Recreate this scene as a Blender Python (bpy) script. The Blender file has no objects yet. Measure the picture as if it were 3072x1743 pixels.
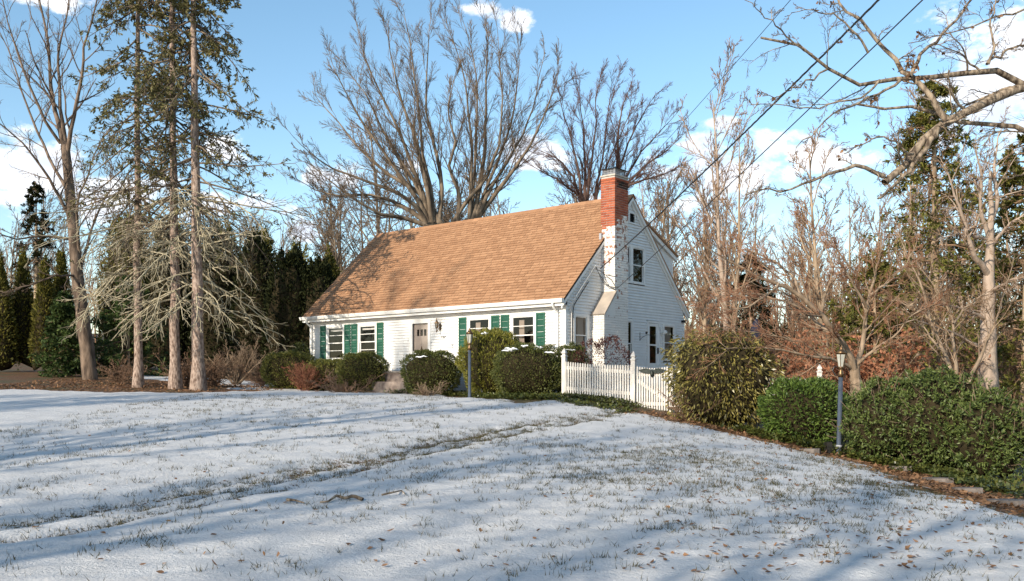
import bpy, math, random
import numpy as np
from mathutils import Vector

scene = bpy.context.scene
COL = scene.collection

# ------------------------------------------------------------------ camera, sky, sun, exposure
F, VH, CH = 2706.0, 1143.0, 1.6          # focal length and horizon row in photo pixels, eye height
cam = bpy.data.cameras.new('camera'); camo = bpy.data.objects.new('camera', cam); COL.objects.link(camo)
camo.location = (0, 0, CH); camo.rotation_euler = (math.pi / 2, 0, 0)
cam.sensor_width = 36; cam.lens = F / 3072 * 36; cam.shift_y = (VH - 871.5) / 3072
cam.clip_start = .1; cam.clip_end = 2000
scene.camera = camo
scene.render.resolution_x = 1024; scene.render.resolution_y = 581

SUN_EL = math.radians(24)
SH = np.array([.63, .777])              # ground direction in which shadows fall
sun = bpy.data.lights.new('sun', 'SUN'); suno = bpy.data.objects.new('sun', sun); COL.objects.link(suno)
sun.energy = 4.1; sun.angle = math.radians(.53); sun.color = (1, .89, .74)
suno.rotation_euler = Vector((SH[0] * math.cos(SUN_EL), SH[1] * math.cos(SUN_EL), -math.sin(SUN_EL))).to_track_quat('-Z', 'Y').to_euler()
scene.view_settings.view_transform = 'Standard'; scene.view_settings.look = 'None'
scene.view_settings.exposure = 0.6; scene.view_settings.gamma = 1
scene.view_settings.use_curve_mapping = False

world = bpy.data.worlds.new('World'); scene.world = world; world.use_nodes = True
nt = world.node_tree; nt.nodes.clear()
def N(t, **k):
    n = nt.nodes.new(t)
    for a, b in k.items(): setattr(n, a, b)
    return n
out = N('ShaderNodeOutputWorld'); bg = N('ShaderNodeBackground')
sky = N('ShaderNodeTexSky', sky_type='NISHITA', sun_disc=False, sun_elevation=SUN_EL)
sky.sun_rotation = math.atan2(-SH[0], -SH[1])
sky.air_density = 1.0; sky.dust_density = .4; sky.ozone_density = .9
bg.inputs[1].default_value = .15
tc = N('ShaderNodeTexCoord')
def math_n(op, a, b=None, clamp=False):
    m = N('ShaderNodeMath', operation=op, use_clamp=clamp)
    for i, x in enumerate((a, b)):
        if x is None: continue
        if isinstance(x, (int, float)): m.inputs[i].default_value = x
        else: nt.links.new(x, m.inputs[i])
    return m.outputs[0]
clouds = [(40, 520, 260, 130), (330, 590, 300, 70), (985, 525, 110, 38), (1600, 455, 110, 50), (2190, 520, 180, 110), (2450, 500, 130, 80),
          (2990, 240, 190, 200), (1440, 35, 60, 30), (1545, 70, 45, 34), (2165, 372, 50, 18), (670, 455, 60, 40), (1250, 500, 40, 22),
          (900, 690, 60, 40), (120, -10, 130, 30), (1760, 640, 130, 50), (700, 610, 170, 40)]
dirs = []
for (u, v, a, b) in clouds:
    d = np.array([(u - 1536) / F, 1, (VH - v) / F]); l = np.linalg.norm(d); dirs.append((d / l, a / F / l, b / F / l))
rs = random.Random(4)
for i in range(26):                      # the same kind of scattered fair-weather cloud all round the horizon
    az = rs.uniform(35, 325); el = math.radians(rs.choice([7, 9, 12, 15, 20, 28]) + rs.uniform(-2, 2)); az = math.radians(az)
    d = np.array([math.sin(az) * math.cos(el), math.cos(az) * math.cos(el), math.sin(el)])
    dirs.append((d, rs.uniform(.03, .1), rs.uniform(.015, .05)))
acc = None
for d, a, b in dirs:
    s = N('ShaderNodeVectorMath', operation='SUBTRACT'); nt.links.new(tc.outputs['Generated'], s.inputs[0]); s.inputs[1].default_value = tuple(d)
    m = N('ShaderNodeVectorMath', operation='MULTIPLY'); nt.links.new(s.outputs[0], m.inputs[0]); m.inputs[1].default_value = (1 / a, 1 / a, 1 / b)
    l = N('ShaderNodeVectorMath', operation='LENGTH'); nt.links.new(m.outputs[0], l.inputs[0])
    acc = l.outputs['Value'] if acc is None else math_n('MINIMUM', acc, l.outputs['Value'])
nz = N('ShaderNodeTexNoise'); nz.inputs['Scale'].default_value = 22; nz.inputs['Detail'].default_value = 9; nz.inputs['Roughness'].default_value = .62
mp = N('ShaderNodeMapping'); mp.inputs['Scale'].default_value = (1, 1, 1.7); nt.links.new(tc.outputs['Generated'], mp.inputs[0]); nt.links.new(mp.outputs[0], nz.inputs['Vector'])
dens = math_n('SUBTRACT', 1.0, acc)
dens = math_n('ADD', dens, math_n('MULTIPLY', math_n('SUBTRACT', nz.outputs['Fac'], .47), 4.2))
mr = N('ShaderNodeMapRange', interpolation_type='SMOOTHSTEP'); nt.links.new(dens, mr.inputs[0]); mr.inputs[1].default_value = 0.0; mr.inputs[2].default_value = .75
n2 = N('ShaderNodeTexNoise'); n2.inputs['Scale'].default_value = 16; n2.inputs['Detail'].default_value = 5; nt.links.new(mp.outputs[0], n2.inputs['Vector'])
cr = N('ShaderNodeValToRGB'); nt.links.new(n2.outputs['Fac'], cr.inputs[0])
cr.color_ramp.elements[0].position = .35; cr.color_ramp.elements[0].color = (4.1, 4.5, 5.2, 1); cr.color_ramp.elements[1].position = .6; cr.color_ramp.elements[1].color = (6.2, 6.3, 6.5, 1)
# sky tint: the photograph's sky is a clear light cyan blue
hs = N('ShaderNodeHueSaturation'); nt.links.new(sky.outputs[0], hs.inputs['Color']); hs.inputs['Saturation'].default_value = 1.12; hs.inputs['Value'].default_value = 1.0; hs.inputs['Hue'].default_value = .491
mx = N('ShaderNodeMix', data_type='RGBA'); nt.links.new(mr.outputs[0], mx.inputs['Factor']); nt.links.new(hs.outputs[0], mx.inputs['A']); nt.links.new(cr.outputs[0], mx.inputs['B'])
nt.links.new(mx.outputs['Result'], bg.inputs[0]); nt.links.new(bg.outputs[0], out.inputs[0])

# ------------------------------------------------------------------ helpers
def link(o, parent=None):
    COL.objects.link(o)
    if parent: o.parent = parent
    return o
def tag(o, label=None, cat=None, group=None, kind=None):
    if label: o['label'] = label
    if cat: o['category'] = cat
    if group: o['group'] = group
    if kind: o['kind'] = kind
    return o
def empty(name, loc, label, cat, group=None, rz=0):
    o = bpy.data.objects.new(name, None); o.empty_display_size = .2; link(o); o.location = loc; o.rotation_euler[2] = rz
    return tag(o, label, cat, group)
def mesh_np(name, V, Fc, mat=None, smooth=False):
    V = np.asarray(V, np.float32).reshape(-1, 3); Fc = np.asarray(Fc, np.int32); k = Fc.shape[1]; n = len(Fc)
    me = bpy.data.meshes.new(name); me.vertices.add(len(V)); me.vertices.foreach_set('co', V.ravel())
    me.loops.add(n * k); me.loops.foreach_set('vertex_index', Fc.ravel())
    me.polygons.add(n); me.polygons.foreach_set('loop_start', np.arange(0, n * k, k, dtype=np.int32))
    if smooth: me.polygons.foreach_set('use_smooth', np.ones(n, bool))
    if mat: me.materials.append(mat)
    me.update(calc_edges=True); me.validate()
    return me
def obj(name, me, parent=None, loc=None, rz=0):
    o = bpy.data.objects.new(name, me); link(o, parent)
    if loc is not None: o.location = loc
    o.rotation_euler[2] = rz
    return o
class MB:
    def __init__(s): s.v = []; s.f = []
    def box(s, x0, x1, y0, y1, z0, z1):
        b = len(s.v); s.v += [(x, y, z) for z in (z0, z1) for y in (y0, y1) for x in (x0, x1)]
        s.f += [tuple(b + i for i in q) for q in ((0, 2, 3, 1), (4, 5, 7, 6), (0, 1, 5, 4), (2, 6, 7, 3), (0, 4, 6, 2), (1, 3, 7, 5))]; return s
    def hexa(s, p):                      # 4 bottom points then 4 top points
        b = len(s.v); s.v += [tuple(q) for q in p]
        s.f += [tuple(b + i for i in q) for q in ((3, 2, 1, 0), (4, 5, 6, 7), (0, 1, 5, 4), (1, 2, 6, 5), (2, 3, 7, 6), (3, 0, 4, 7))]; return s
    def prism(s, poly, fn, a, b_):       # poly of 2D points, fn(p, depth) -> 3D
        n = len(poly); b = len(s.v); s.v += [fn(p, a) for p in poly] + [fn(p, b_) for p in poly]
        s.f += [tuple(b + i for i in range(n))[::-1], tuple(b + n + i for i in range(n))]
        s.f += [(b + i, b + (i + 1) % n, b + n + (i + 1) % n, b + n + i) for i in range(n)]; return s
    def lathe(s, prof, k=12, c=(0, 0), ph=0):
        b = len(s.v)
        for r, z in prof:
            for i in range(k):
                a = 2 * math.pi * i / k + ph; s.v.append((c[0] + r * math.cos(a), c[1] + r * math.sin(a), z))
        for j in range(len(prof) - 1):
            for i in range(k): s.f.append((b + j * k + i, b + j * k + (i + 1) % k, b + (j + 1) * k + (i + 1) % k, b + (j + 1) * k + i))
        s.f.append(tuple(b + i for i in range(k))[::-1]); s.f.append(tuple(b + (len(prof) - 1) * k + i for i in range(k))); return s
    def tube(s, pts, r, k=6):
        P = np.array([pts], float); R = np.full(P.shape[:2], r) if np.isscalar(r) else np.array([r], float)
        V, Fc = tubes(P, R, k); b = len(s.v); s.v += [tuple(p) for p in V]; s.f += [tuple(int(i) + b for i in q) for q in Fc]; return s
    def me(s, name, mat, smooth=False):
        m = bpy.data.meshes.new(name); m.from_pydata(s.v, [], s.f); m.materials.append(mat)
        if smooth: m.polygons.foreach_set('use_smooth', np.ones(len(m.polygons), bool))
        m.update(); return m
    def build(s, name, mat, parent=None, loc=None, smooth=False, rz=0): return obj(name, s.me(name, mat, smooth), parent, loc, rz)

def nrm(a): return a / np.maximum(np.linalg.norm(a, axis=-1, keepdims=True), 1e-9)
def tubes(P, R, k):
    n, s, _ = P.shape
    T = np.empty_like(P); T[:, 1:-1] = P[:, 2:] - P[:, :-2]; T[:, 0] = P[:, 1] - P[:, 0]; T[:, -1] = P[:, -1] - P[:, -2]; T = nrm(T)
    m = nrm(P[:, -1] - P[:, 0] + 1e-6); ref = np.where(np.abs(m[:, 2:3]) < .8, np.array([[0, 0, 1.]]), np.array([[1., 0, 0]]))
    ref = np.repeat(ref[:, None], s, 1); U = nrm(np.cross(T, ref)); W = np.cross(T, U)
    a = np.arange(k) * 2 * np.pi / k
    V = P[:, :, None] + R[:, :, None, None] * (np.cos(a)[None, None, :, None] * U[:, :, None] + np.sin(a)[None, None, :, None] * W[:, :, None])
    idx = np.arange(n * s * k).reshape(n, s, k); nx = np.roll(idx, -1, 2)
    Fc = np.stack([idx[:, :-1], nx[:, :-1], nx[:, 1:], idx[:, 1:]], -1).reshape(-1, 4)
    return V.reshape(-1, 3), Fc
def join(parts):
    vs, fs, o = [], [], 0
    for V, Fc in parts: vs.append(V); fs.append(Fc + o); o += len(V)
    return np.concatenate(vs), np.concatenate(fs)

# ------------------------------------------------------------------ materials
def new_mat(name):
    m = bpy.data.materials.new(name); m.use_nodes = True; t = m.node_tree
    return m, t, t.nodes['Principled BSDF']
def setp(b, k, v):
    if k in b.inputs: b.inputs[k].default_value = v
def simple(name, c1, c2=None, scale=8, rough=.7, bump=0, bscale=40, metal=0, island=0, detail=4, spec=.3, stretch=(1, 1, 1), coord='Object', lo=.35, hi=.65):
    m, t, b = new_mat(name); setp(b, 'Roughness', rough); setp(b, 'Metallic', metal); setp(b, 'Specular IOR Level', spec)
    c2 = c2 or c1
    tcn = t.nodes.new('ShaderNodeTexCoord'); mpn = t.nodes.new('ShaderNodeMapping'); mpn.inputs['Scale'].default_value = stretch
    t.links.new(tcn.outputs[coord], mpn.inputs[0])
    n = t.nodes.new('ShaderNodeTexNoise'); n.inputs['Scale'].default_value = scale; n.inputs['Detail'].default_value = detail; t.links.new(mpn.outputs[0], n.inputs['Vector'])
    r = t.nodes.new('ShaderNodeValToRGB'); e = r.color_ramp.elements; e[0].position = lo; e[0].color = (*c1, 1); e[1].position = hi; e[1].color = (*c2, 1)
    fac = n.outputs['Fac']
    if island:
        g = t.nodes.new('ShaderNodeNewGeometry'); oi = t.nodes.new('ShaderNodeObjectInfo')
        a = t.nodes.new('ShaderNodeMath'); a.operation = 'ADD'; t.links.new(g.outputs['Random Per Island'], a.inputs[0]); t.links.new(oi.outputs['Random'], a.inputs[1])
        fr = t.nodes.new('ShaderNodeMath'); fr.operation = 'FRACT'; t.links.new(a.outputs[0], fr.inputs[0])
        mm = t.nodes.new('ShaderNodeMix'); mm.data_type = 'FLOAT'; mm.inputs[0].default_value = island
        t.links.new(n.outputs['Fac'], mm.inputs[2]); t.links.new(fr.outputs[0], mm.inputs[3]); fac = mm.outputs[0]
    t.links.new(fac, r.inputs[0]); t.links.new(r.outputs[0], b.inputs['Base Color'])
    if bump:
        n3 = t.nodes.new('ShaderNodeTexNoise'); n3.inputs['Scale'].default_value = bscale; n3.inputs['Detail'].default_value = 5; t.links.new(mpn.outputs[0], n3.inputs['Vector'])
        bn = t.nodes.new('ShaderNodeBump'); bn.inputs['Strength'].default_value = bump; bn.inputs['Distance'].default_value = .02
        t.links.new(n3.outputs['Fac'], bn.inputs['Height']); t.links.new(bn.outputs[0], b.inputs['Normal'])
    m['ramp'] = 1
    return m
def leafmat(name, c1, c2, rough=.5, spec=.4, trans=.25):
    """leaf colour varies from leaf to leaf; some light passes through"""
    m = simple(name, c1, c2, scale=2.5, rough=rough, island=.65, spec=spec, lo=.15, hi=.85)
    el = [n for n in m.node_tree.nodes if n.type == 'VALTORGB'][0].color_ramp.elements; x_ = el.new(.875); x_.color = (*c2, 1); y_ = el.new(.90); y_.color = (c2[0] * .9 + .06, c2[1] * .55 + .03, c2[2] * .6 + .01, 1)
    t = m.node_tree; b = t.nodes['Principled BSDF']; tr = t.nodes.new('ShaderNodeBsdfTranslucent'); ms = t.nodes.new('ShaderNodeMixShader'); ms.inputs[0].default_value = trans
    t.links.new(b.inputs['Base Color'].links[0].from_socket, tr.inputs[0]); o = t.nodes['Material Output']
    t.links.new(b.outputs[0], ms.inputs[1]); t.links.new(tr.outputs[0], ms.inputs[2]); t.links.new(ms.outputs[0], o.inputs[0])
    return m
M = {}
M['white'] = simple('white_vinyl', (.76, .75, .725), (.70, .69, .665), scale=3, rough=.45, bump=.05, bscale=60)
M['trim'] = simple('white_trim', (.80, .79, .76), (.72, .70, .66), scale=5, rough=.4)
M['soffit'] = simple('soffit', (.62, .55, .50), rough=.6)
M['fence'] = simple('fence_paint', (.66, .63, .585), (.50, .47, .42), scale=6, rough=.55, bump=.1, stretch=(3, 3, .6))
M['green'] = simple('shutter_green', (.022, .095, .062), (.028, .108, .072), scale=3, rough=.5)
M['shingle'] = simple('shingle', (.26, .130, .065), (.45, .25, .134), scale=30, rough=.95, bump=.35, bscale=120, island=.55, lo=.0, hi=1)
M['roofdeck'] = simple('roof_deck', (.055, .034, .024), rough=.95)
M['mortar'] = simple('mortar', (.50, .46, .41), (.40, .37, .33), scale=20, rough=.95, bump=.3)
M['brick'] = simple('red_brick', (.24, .060, .030), (.42, .125, .062), scale=9, rough=.9, bump=.35, bscale=70, island=.7, lo=.1, hi=.9)
M['cap'] = simple('chimney_crown', (.50, .45, .38), (.38, .34, .29), rough=.9, bump=.2)
M['dark'] = simple('dark_metal', (.03, .028, .026), (.05, .045, .04), rough=.5, metal=.5)
M['soot'] = simple('sooty_brick', (.025, .018, .015), (.10, .035, .02), scale=9, rough=.95, island=.7, bump=.3)
M['stone'] = simple('stone', (.17, .145, .125), (.30, .26, .22), scale=6, rough=.9, bump=.5, bscale=25)
M['slab'] = simple('slab_stone', (.13, .10, .085), (.30, .24, .20), scale=5, rough=.9, bump=.5, bscale=18)
M['edging'] = simple('edging_stone', (.10, .085, .075), (.20, .17, .15), scale=7, rough=.95, bump=.6, bscale=20)
M['concrete'] = simple('chimney_shoulder', (.42, .36, .29), (.34, .29, .24), scale=4, rough=.9, bump=.2)
M['door'] = simple('door_taupe', (.50, .43, .38), (.47, .40, .355), rough=.5)
M['brass'] = simple('aged_brass', (.22, .14, .07), (.12, .07, .04), scale=20, rough=.4, metal=.8)
M['lampglass'] = simple('lamp_glass', (.46, .46, .40), (.36, .36, .32), rough=.1, spec=.6)
M['bluepost'] = simple('blue_grey_paint', (.062, .078, .105), (.045, .052, .065), scale=12, rough=.35, lo=.45, hi=.75, bump=.2)
M['black'] = simple('black_iron', (.014, .014, .015), (.03, .03, .03), rough=.45, metal=.3)
M['eagle'] = simple('verdigris_eagle', (.018, .022, .02), (.05, .06, .05), scale=25, rough=.5, metal=.4)
M['cable'] = simple('cable', (.028, .03, .032), (.05, .05, .05), scale=30, rough=.6)
M['conduit'] = simple('conduit', (.62, .60, .56), (.5, .48, .45), rough=.5)
M['navy'] = simple('navy_cloth', (.012, .014, .03), (.022, .026, .05), scale=10, rough=.8)
M['grey'] = simple('grey_box', (.35, .36, .38), (.3, .31, .33), rough=.5)
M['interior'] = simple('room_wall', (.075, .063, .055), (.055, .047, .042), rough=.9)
M['curtain'] = simple('curtain', (.55, .47, .40), (.48, .40, .34), scale=14, rough=.9, stretch=(6, 6, .5))
def bark(name, c1, c2, sc=6, bump=.8): return simple(name, c1, c2, scale=sc, rough=.95, bump=bump, bscale=14, stretch=(1, 1, .3), spec=.1, lo=.36, hi=.64, detail=9)
M['bark_spruce'] = bark('spruce_bark', (.12, .08, .062), (.42, .325, .265), 22, 1)
M['bark_left'] = bark('left_tree_bark', (.07, .052, .04), (.21, .155, .115), 6)
M['bark_elm'] = bark('elm_bark', (.085, .065, .048), (.25, .195, .14), 4)
M['bark_red'] = bark('reddish_bark', (.075, .048, .042), (.16, .105, .085), 4)
M['bark_wood'] = bark('woodland_bark', (.17, .122, .083), (.42, .32, .22), 4)
M['bark_pale'] = bark('pale_bark', (.28, .215, .165), (.42, .33, .26), 5)
M['bark_oak'] = bark('oak_bark', (.075, .055, .04), (.36, .285, .205), 16, 1)
M['bark_maple'] = bark('maple_bark', (.19, .14, .095), (.34, .255, .18), 7)
M['twig_maple'] = bark('maple_twig', (.19, .088, .055), (.38, .21, .125), 7)
M['twig_wood'] = bark('woodland_twig', (.15, .09, .055), (.36, .235, .145), 3)
M['twig_red'] = bark('red_twig', (.10, .052, .045), (.17, .10, .08), 3)
M['twig_elm'] = bark('elm_twig', (.09, .068, .05), (.21, .155, .11), 3)
M['lichen'] = bark('lichen_twig', (.23, .20, .135), (.45, .395, .275), 6)
M['barberry'] = bark('barberry_twig', (.13, .045, .03), (.26, .125, .075), 6)
M['brownshrub'] = bark('brown_twig', (.14, .085, .055), (.27, .175, .12), 6)
M['tanshrub'] = bark('tan_twig', (.16, .11, .075), (.29, .215, .15), 6)
M['spruce'] = leafmat('spruce_needles', (.055, .058, .024), (.19, .165, .06), .6, .2, .1)
M['yew'] = leafmat('yew_needles', (.045, .058, .014), (.21, .20, .045), .5, .3, .15)
M['yewdark'] = leafmat('dark_yew_needles', (.030, .042, .012), (.135, .145, .036), .5, .3, .12)
M['yewgold'] = leafmat('gold_yew_needles', (.07, .08, .014), (.27, .25, .045), .5, .3, .2)
M['yewgreen'] = leafmat('green_yew_needles', (.032, .066, .014), (.13, .19, .036), .5, .3, .15)
M['arbor'] = leafmat('arborvitae', (.045, .050, .012), (.19, .165, .030), .6, .2, .15)
M['shadedever'] = leafmat('dark_shaded_evergreen', (.010, .014, .005), (.034, .038, .012), .7, .1, .05)  # dark needles, with the shade of surrounding crowns put into their colour
M['youngspruce'] = leafmat('young_spruce', (.026, .05, .016), (.10, .14, .04), .6, .2, .15)
M['hemlock'] = leafmat('hemlock', (.05, .062, .015), (.22, .205, .045), .6, .2, .2)
M['rhodo'] = leafmat('rhododendron', (.05, .046, .012), (.29, .245, .065), .35, .5, .15)
M['pieris'] = leafmat('pieris', (.035, .060, .016), (.15, .19, .05), .5, .35, .15)
M['ivy'] = leafmat('ivy', (.026, .042, .010), (.12, .125, .028), .4, .4, .15)
M['nandina'] = leafmat('burgundy_leaf', (.060, .020, .018), (.15, .060, .045), .45, .4, .2)
M['beech'] = leafmat('russet_leaf', (.26, .105, .055), (.50, .235, .130), .6, .2, .35)
M['deadleaf'] = leafmat('dead_leaf', (.12, .062, .032), (.32, .18, .095), .7, .2, .2)
M['grass'] = leafmat('winter_grass', (.035, .040, .016), (.14, .115, .055), .6, .2, .2)
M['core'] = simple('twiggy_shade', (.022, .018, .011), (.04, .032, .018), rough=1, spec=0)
M['snowclump'] = simple('snow_clump', (.82, .84, .88), rough=.6, bump=.3, bscale=30)

# window glass: partly see-through, partly mirror
m, t, b = new_mat('window_glass'); g1 = t.nodes.new('ShaderNodeBsdfTransparent'); g1.inputs[0].default_value = (.80, .80, .80, 1)
g2 = t.nodes.new('ShaderNodeBsdfGlossy'); g2.inputs['Roughness'].default_value = .02; g2.inputs[0].default_value = (.95, .95, .95, 1)
fr = t.nodes.new('ShaderNodeFresnel'); fr.inputs[0].default_value = 1.4; ms = t.nodes.new('ShaderNodeMixShader')
t.links.new(fr.outputs[0], ms.inputs[0]); t.links.new(g1.outputs[0], ms.inputs[1]); t.links.new(g2.outputs[0], ms.inputs[2]); t.links.new(ms.outputs[0], t.nodes['Material Output'].inputs[0]); M['glass'] = m
# painted brick: worn whitewash over red, more worn towards the top of the painted part
m, t, b = new_mat('whitewashed_brick'); setp(b, 'Roughness', .9)
tcn = t.nodes.new('ShaderNodeTexCoord'); geo = t.nodes.new('ShaderNodeNewGeometry'); sx = t.nodes.new('ShaderNodeSeparateXYZ'); t.links.new(geo.outputs['Position'], sx.inputs[0])
n = t.nodes.new('ShaderNodeTexNoise'); n.inputs['Scale'].default_value = 9; n.inputs['Detail'].default_value = 6; t.links.new(geo.outputs['Position'], n.inputs['Vector'])
mrz = t.nodes.new('ShaderNodeMapRange'); t.links.new(sx.outputs[2], mrz.inputs[0]); mrz.inputs[1].default_value = 3.6; mrz.inputs[2].default_value = 6.4; mrz.inputs[3].default_value = -.16; mrz.inputs[4].default_value = .05
ad = t.nodes.new('ShaderNodeMath'); ad.operation = 'ADD'; t.links.new(n.outputs['Fac'], ad.inputs[0]); t.links.new(mrz.outputs[0], ad.inputs[1])
ri = t.nodes.new('ShaderNodeMath'); ri.operation = 'MULTIPLY_ADD'; t.links.new(geo.outputs['Random Per Island'], ri.inputs[0]); ri.inputs[1].default_value = .22; t.links.new(ad.outputs[0], ri.inputs[2])
rp = t.nodes.new('ShaderNodeValToRGB'); e = rp.color_ramp.elements; e[0].position = .66; e[0].color = (.74, .71, .66, 1); e[1].position = .74; e[1].color = (.34, .16, .10, 1); t.links.new(ri.outputs[0], rp.inputs[0]); t.links.new(rp.outputs[0], b.inputs['Base Color'])
n3 = t.nodes.new('ShaderNodeTexNoise'); n3.inputs['Scale'].default_value = 45; t.links.new(geo.outputs['Position'], n3.inputs['Vector']); bn = t.nodes.new('ShaderNodeBump'); bn.inputs['Strength'].default_value = .4; bn.inputs['Distance'].default_value = .02
t.links.new(n3.outputs['Fac'], bn.inputs['Height']); t.links.new(bn.outputs[0], b.inputs['Normal']); M['wash'] = m
M['washmortar'] = simple('washed_mortar', (.62, .59, .54), (.46, .42, .37), scale=12, rough=.95, bump=.3)

# ------------------------------------------------------------------ terrain
CP = np.array([(-6, 5, -1.60), (0, 3, -1.62), (0, 7, -1.55), (6, 5, -1.70), (3.5, 7, -1.62), (-4, 7, -1.53),
    (-14.5, 28.5, -.30), (-10, 28.8, -.36), (-10.4, 30, -.30), (-12.9, 31, -.22), (-16.9, 36, .05), (-3.9, 27.3, -.47), (1.58, 26.5, -.48), (-7.7, 34.2, -.35), (-7, 30.5, -.38),
    (-1.22, 26, -.52), (1.43, 24.7, -.44), (3.17, 23.6, -.60), (4.08, 22.9, -.82), (5, 27, -.75), (6.5, 31, -.7), (4.3, 21, -.93), (5.36, 19.5, -1.24), (6.6, 18.2, -1.49),
    (7.27, 16.2, -1.72), (8.4, 15.5, -1.80), (6.53, 11.5, -1.72), (6.45, 13.8, -1.66), (0, 15, -1.08), (0, 20, -.76), (0, 11, -1.34), (-7, 15, -1.0), (-9, 21, -.62), (-6, 10, -1.36), (4.6, 15, -1.38), (3, 18, -1.02),
    (12, 20, -1.78), (14, 30, -1.6), (20, 45, -1.2), (15, 60, -.2), (0, 60, .3), (-15, 45, .35), (-22, 40, .25), (-40, 42, .4), (30, 80, 2.2), (0, 90, 2.6), (-30, 80, 2.4), (80, 120, 6), (-80, 120, 6), (0, 150, 8),
    (-30, -20, -1.8), (0, -30, -1.9), (30, -20, -1.9), (30, 10, -1.9), (-30, 10, -1.1), (-26, 25, -.5), (-60, -60, -2), (60, -60, -2), (100, 30, -1), (-100, 30, 0), (0, 320, 14), (250, 250, 12), (-250, 250, 12), (300, 0, 0), (-300, 0, 0), (0, -250, -2), (250, -200, -2), (-250, -200, -2)], float)
def tps(r2): return np.where(r2 > 1e-9, .5 * r2 * np.log(np.maximum(r2, 1e-9)), 0)
_n = len(CP); _K = tps(((CP[:, None, :2] - CP[None, :, :2]) ** 2).sum(-1)); _P = np.c_[np.ones(_n), CP[:, :2]]
_A = np.zeros((_n + 3, _n + 3)); _A[:_n, :_n] = _K + np.eye(_n) * 2.0; _A[:_n, _n:] = _P; _A[_n:, :_n] = _P.T
_W = np.linalg.solve(_A, np.r_[CP[:, 2], 0, 0, 0])
def gz(x, y):
    x = np.asarray(x, float); y = np.asarray(y, float); q = np.stack([x.ravel(), y.ravel()], -1); o = np.empty(len(q))
    for i in range(0, len(q), 20000):
        c = q[i:i + 20000]; o[i:i + 20000] = tps(((c[:, None] - CP[None, :, :2]) ** 2).sum(-1)) @ _W[:_n] + _W[_n] + c @ _W[_n + 1:]
    return (o + CH).reshape(x.shape)
def gzf(x, y): return float(gz(np.array([x]), np.array([y]))[0])
def W(u, v, Y): return np.array([(u - 1536) / F * Y, Y, CH + (VH - v) / F * Y])   # a measured point at a known distance
def gp(u, v):                                                                      # where a measured row meets the terrain
    Y = np.linspace(4.5, 45, 1600); z = gz((u - 1536) / F * Y, Y); ray = CH + (VH - v) / F * Y
    k = np.argmax(ray < z) if (ray < z).any() else 1200
    return np.array([(u - 1536) / F * Y[k], Y[k]])
def noise2(x, y, seed, octs):
    """sum of rotated sines: cheap, smooth, non-repeating at this scale"""
    r = np.random.RandomState(seed); o = np.zeros_like(x)
    for wl, amp in octs:
        for k in range(5):
            a = r.uniform(0, 2 * np.pi); ph = r.uniform(0, 6.28); w = wl * r.uniform(.7, 1.4)
            o += amp / 2.2 * np.sin((x * np.cos(a) + y * np.sin(a)) * 2 * np.pi / w + ph)
    return o
def inpoly(x, y, poly):
    """signed distance to polygon, positive inside"""
    ins = np.zeros(x.shape, bool); dm = np.full(x.shape, 1e9); n = len(poly)
    for i in range(n):
        x0, y0 = poly[i]; x1, y1 = poly[(i + 1) % n]
        if y0 != y1: ins ^= ((y0 > y) != (y1 > y)) & (x < (x1 - x0) * (y - y0) / (y1 - y0) + x0)
        dx, dy = x1 - x0, y1 - y0; tt = np.clip(((x - x0) * dx + (y - y0) * dy) / (dx * dx + dy * dy + 1e-9), 0, 1)
        dm = np.minimum(dm, np.hypot(x - x0 - tt * dx, y - y0 - tt * dy))
    return np.where(ins, dm, -dm)
def dpoly(x, y, pl):
    dm = np.full(x.shape, 1e9)
    for (x0, y0), (x1, y1) in zip(pl[:-1], pl[1:]):
        dx, dy = x1 - x0, y1 - y0; tt = np.clip(((x - x0) * dx + (y - y0) * dy) / (dx * dx + dy * dy), 0, 1)
        dm = np.minimum(dm, np.hypot(x - x0 - tt * dx, y - y0 - tt * dy))
    return dm
EDGE = [gp(u, v) for u, v in ((0, 1170), (300, 1181), (600, 1183), (830, 1176), (1000, 1178), (1130, 1182), (1300, 1192), (1420, 1200), (1560, 1212), (1700, 1205), (1800, 1222), (1900, 1240), (1960, 1252), (2060, 1275), (2250, 1318), (2440, 1366), (2620, 1408), (2760, 1470), (2900, 1515), (3072, 1560))]
SNOW = [tuple(p) for p in EDGE] + [(8.5, 9), (14, 4), (40, -40), (-60, -40), (-40, 22), (-22, 28)]
SNOW2 = [(-9.8, 31.2), (-6.5, 31.2), (-7.5, 35), (-12, 40), (-17, 42), (-16, 38), (-10, 35)]
SNOW3 = [(11.2, 18.5), (16, 19), (17, 24), (12.5, 23)]
TR1 = [gp(u, v) for u, v in ((-60, 1590), (300, 1540), (700, 1465), (1000, 1405), (1250, 1345), (1450, 1305), (1650, 1268), (1850, 1243))]
TR2 = [gp(u, v) for u, v in ((-60, 1650), (250, 1600), (560, 1530), (900, 1465), (1150, 1400), (1350, 1352), (1560, 1305), (1800, 1262))]
def spaced(a, b, s0): return list(np.arange(a, b, s0))
xs = np.array(sorted([-320, -220, -150, -100, -70, -50, -38, -30, -25, -21, -18, -16.5] + spaced(-15.5, 12, .09) + spaced(12.2, 22, .6) + [24, 28, 34, 42, 55, 75, 105, 150, 220, 320]))
ys = [-260, -160, -90, -50, -25, -12, -5, -1, 2, 3.5, 4.5]; y = 5.2
while y < 33: ys.append(y); y += max(.055, .0075 * y)
ys = np.array(ys + spaced(33.4, 50, .8) + [52, 55, 60, 66, 74, 85, 100, 120, 150, 190, 250, 330])
GX, GY = np.meshgrid(xs, ys); GZ = gz(GX, GY)
near = (GX > -16) & (GX < 12.5) & (GY > 4.4) & (GY < 34)
sn = np.maximum(np.maximum(inpoly(GX, GY, SNOW), inpoly(GX, GY, SNOW2)), inpoly(GX, GY, SNOW3))
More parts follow.
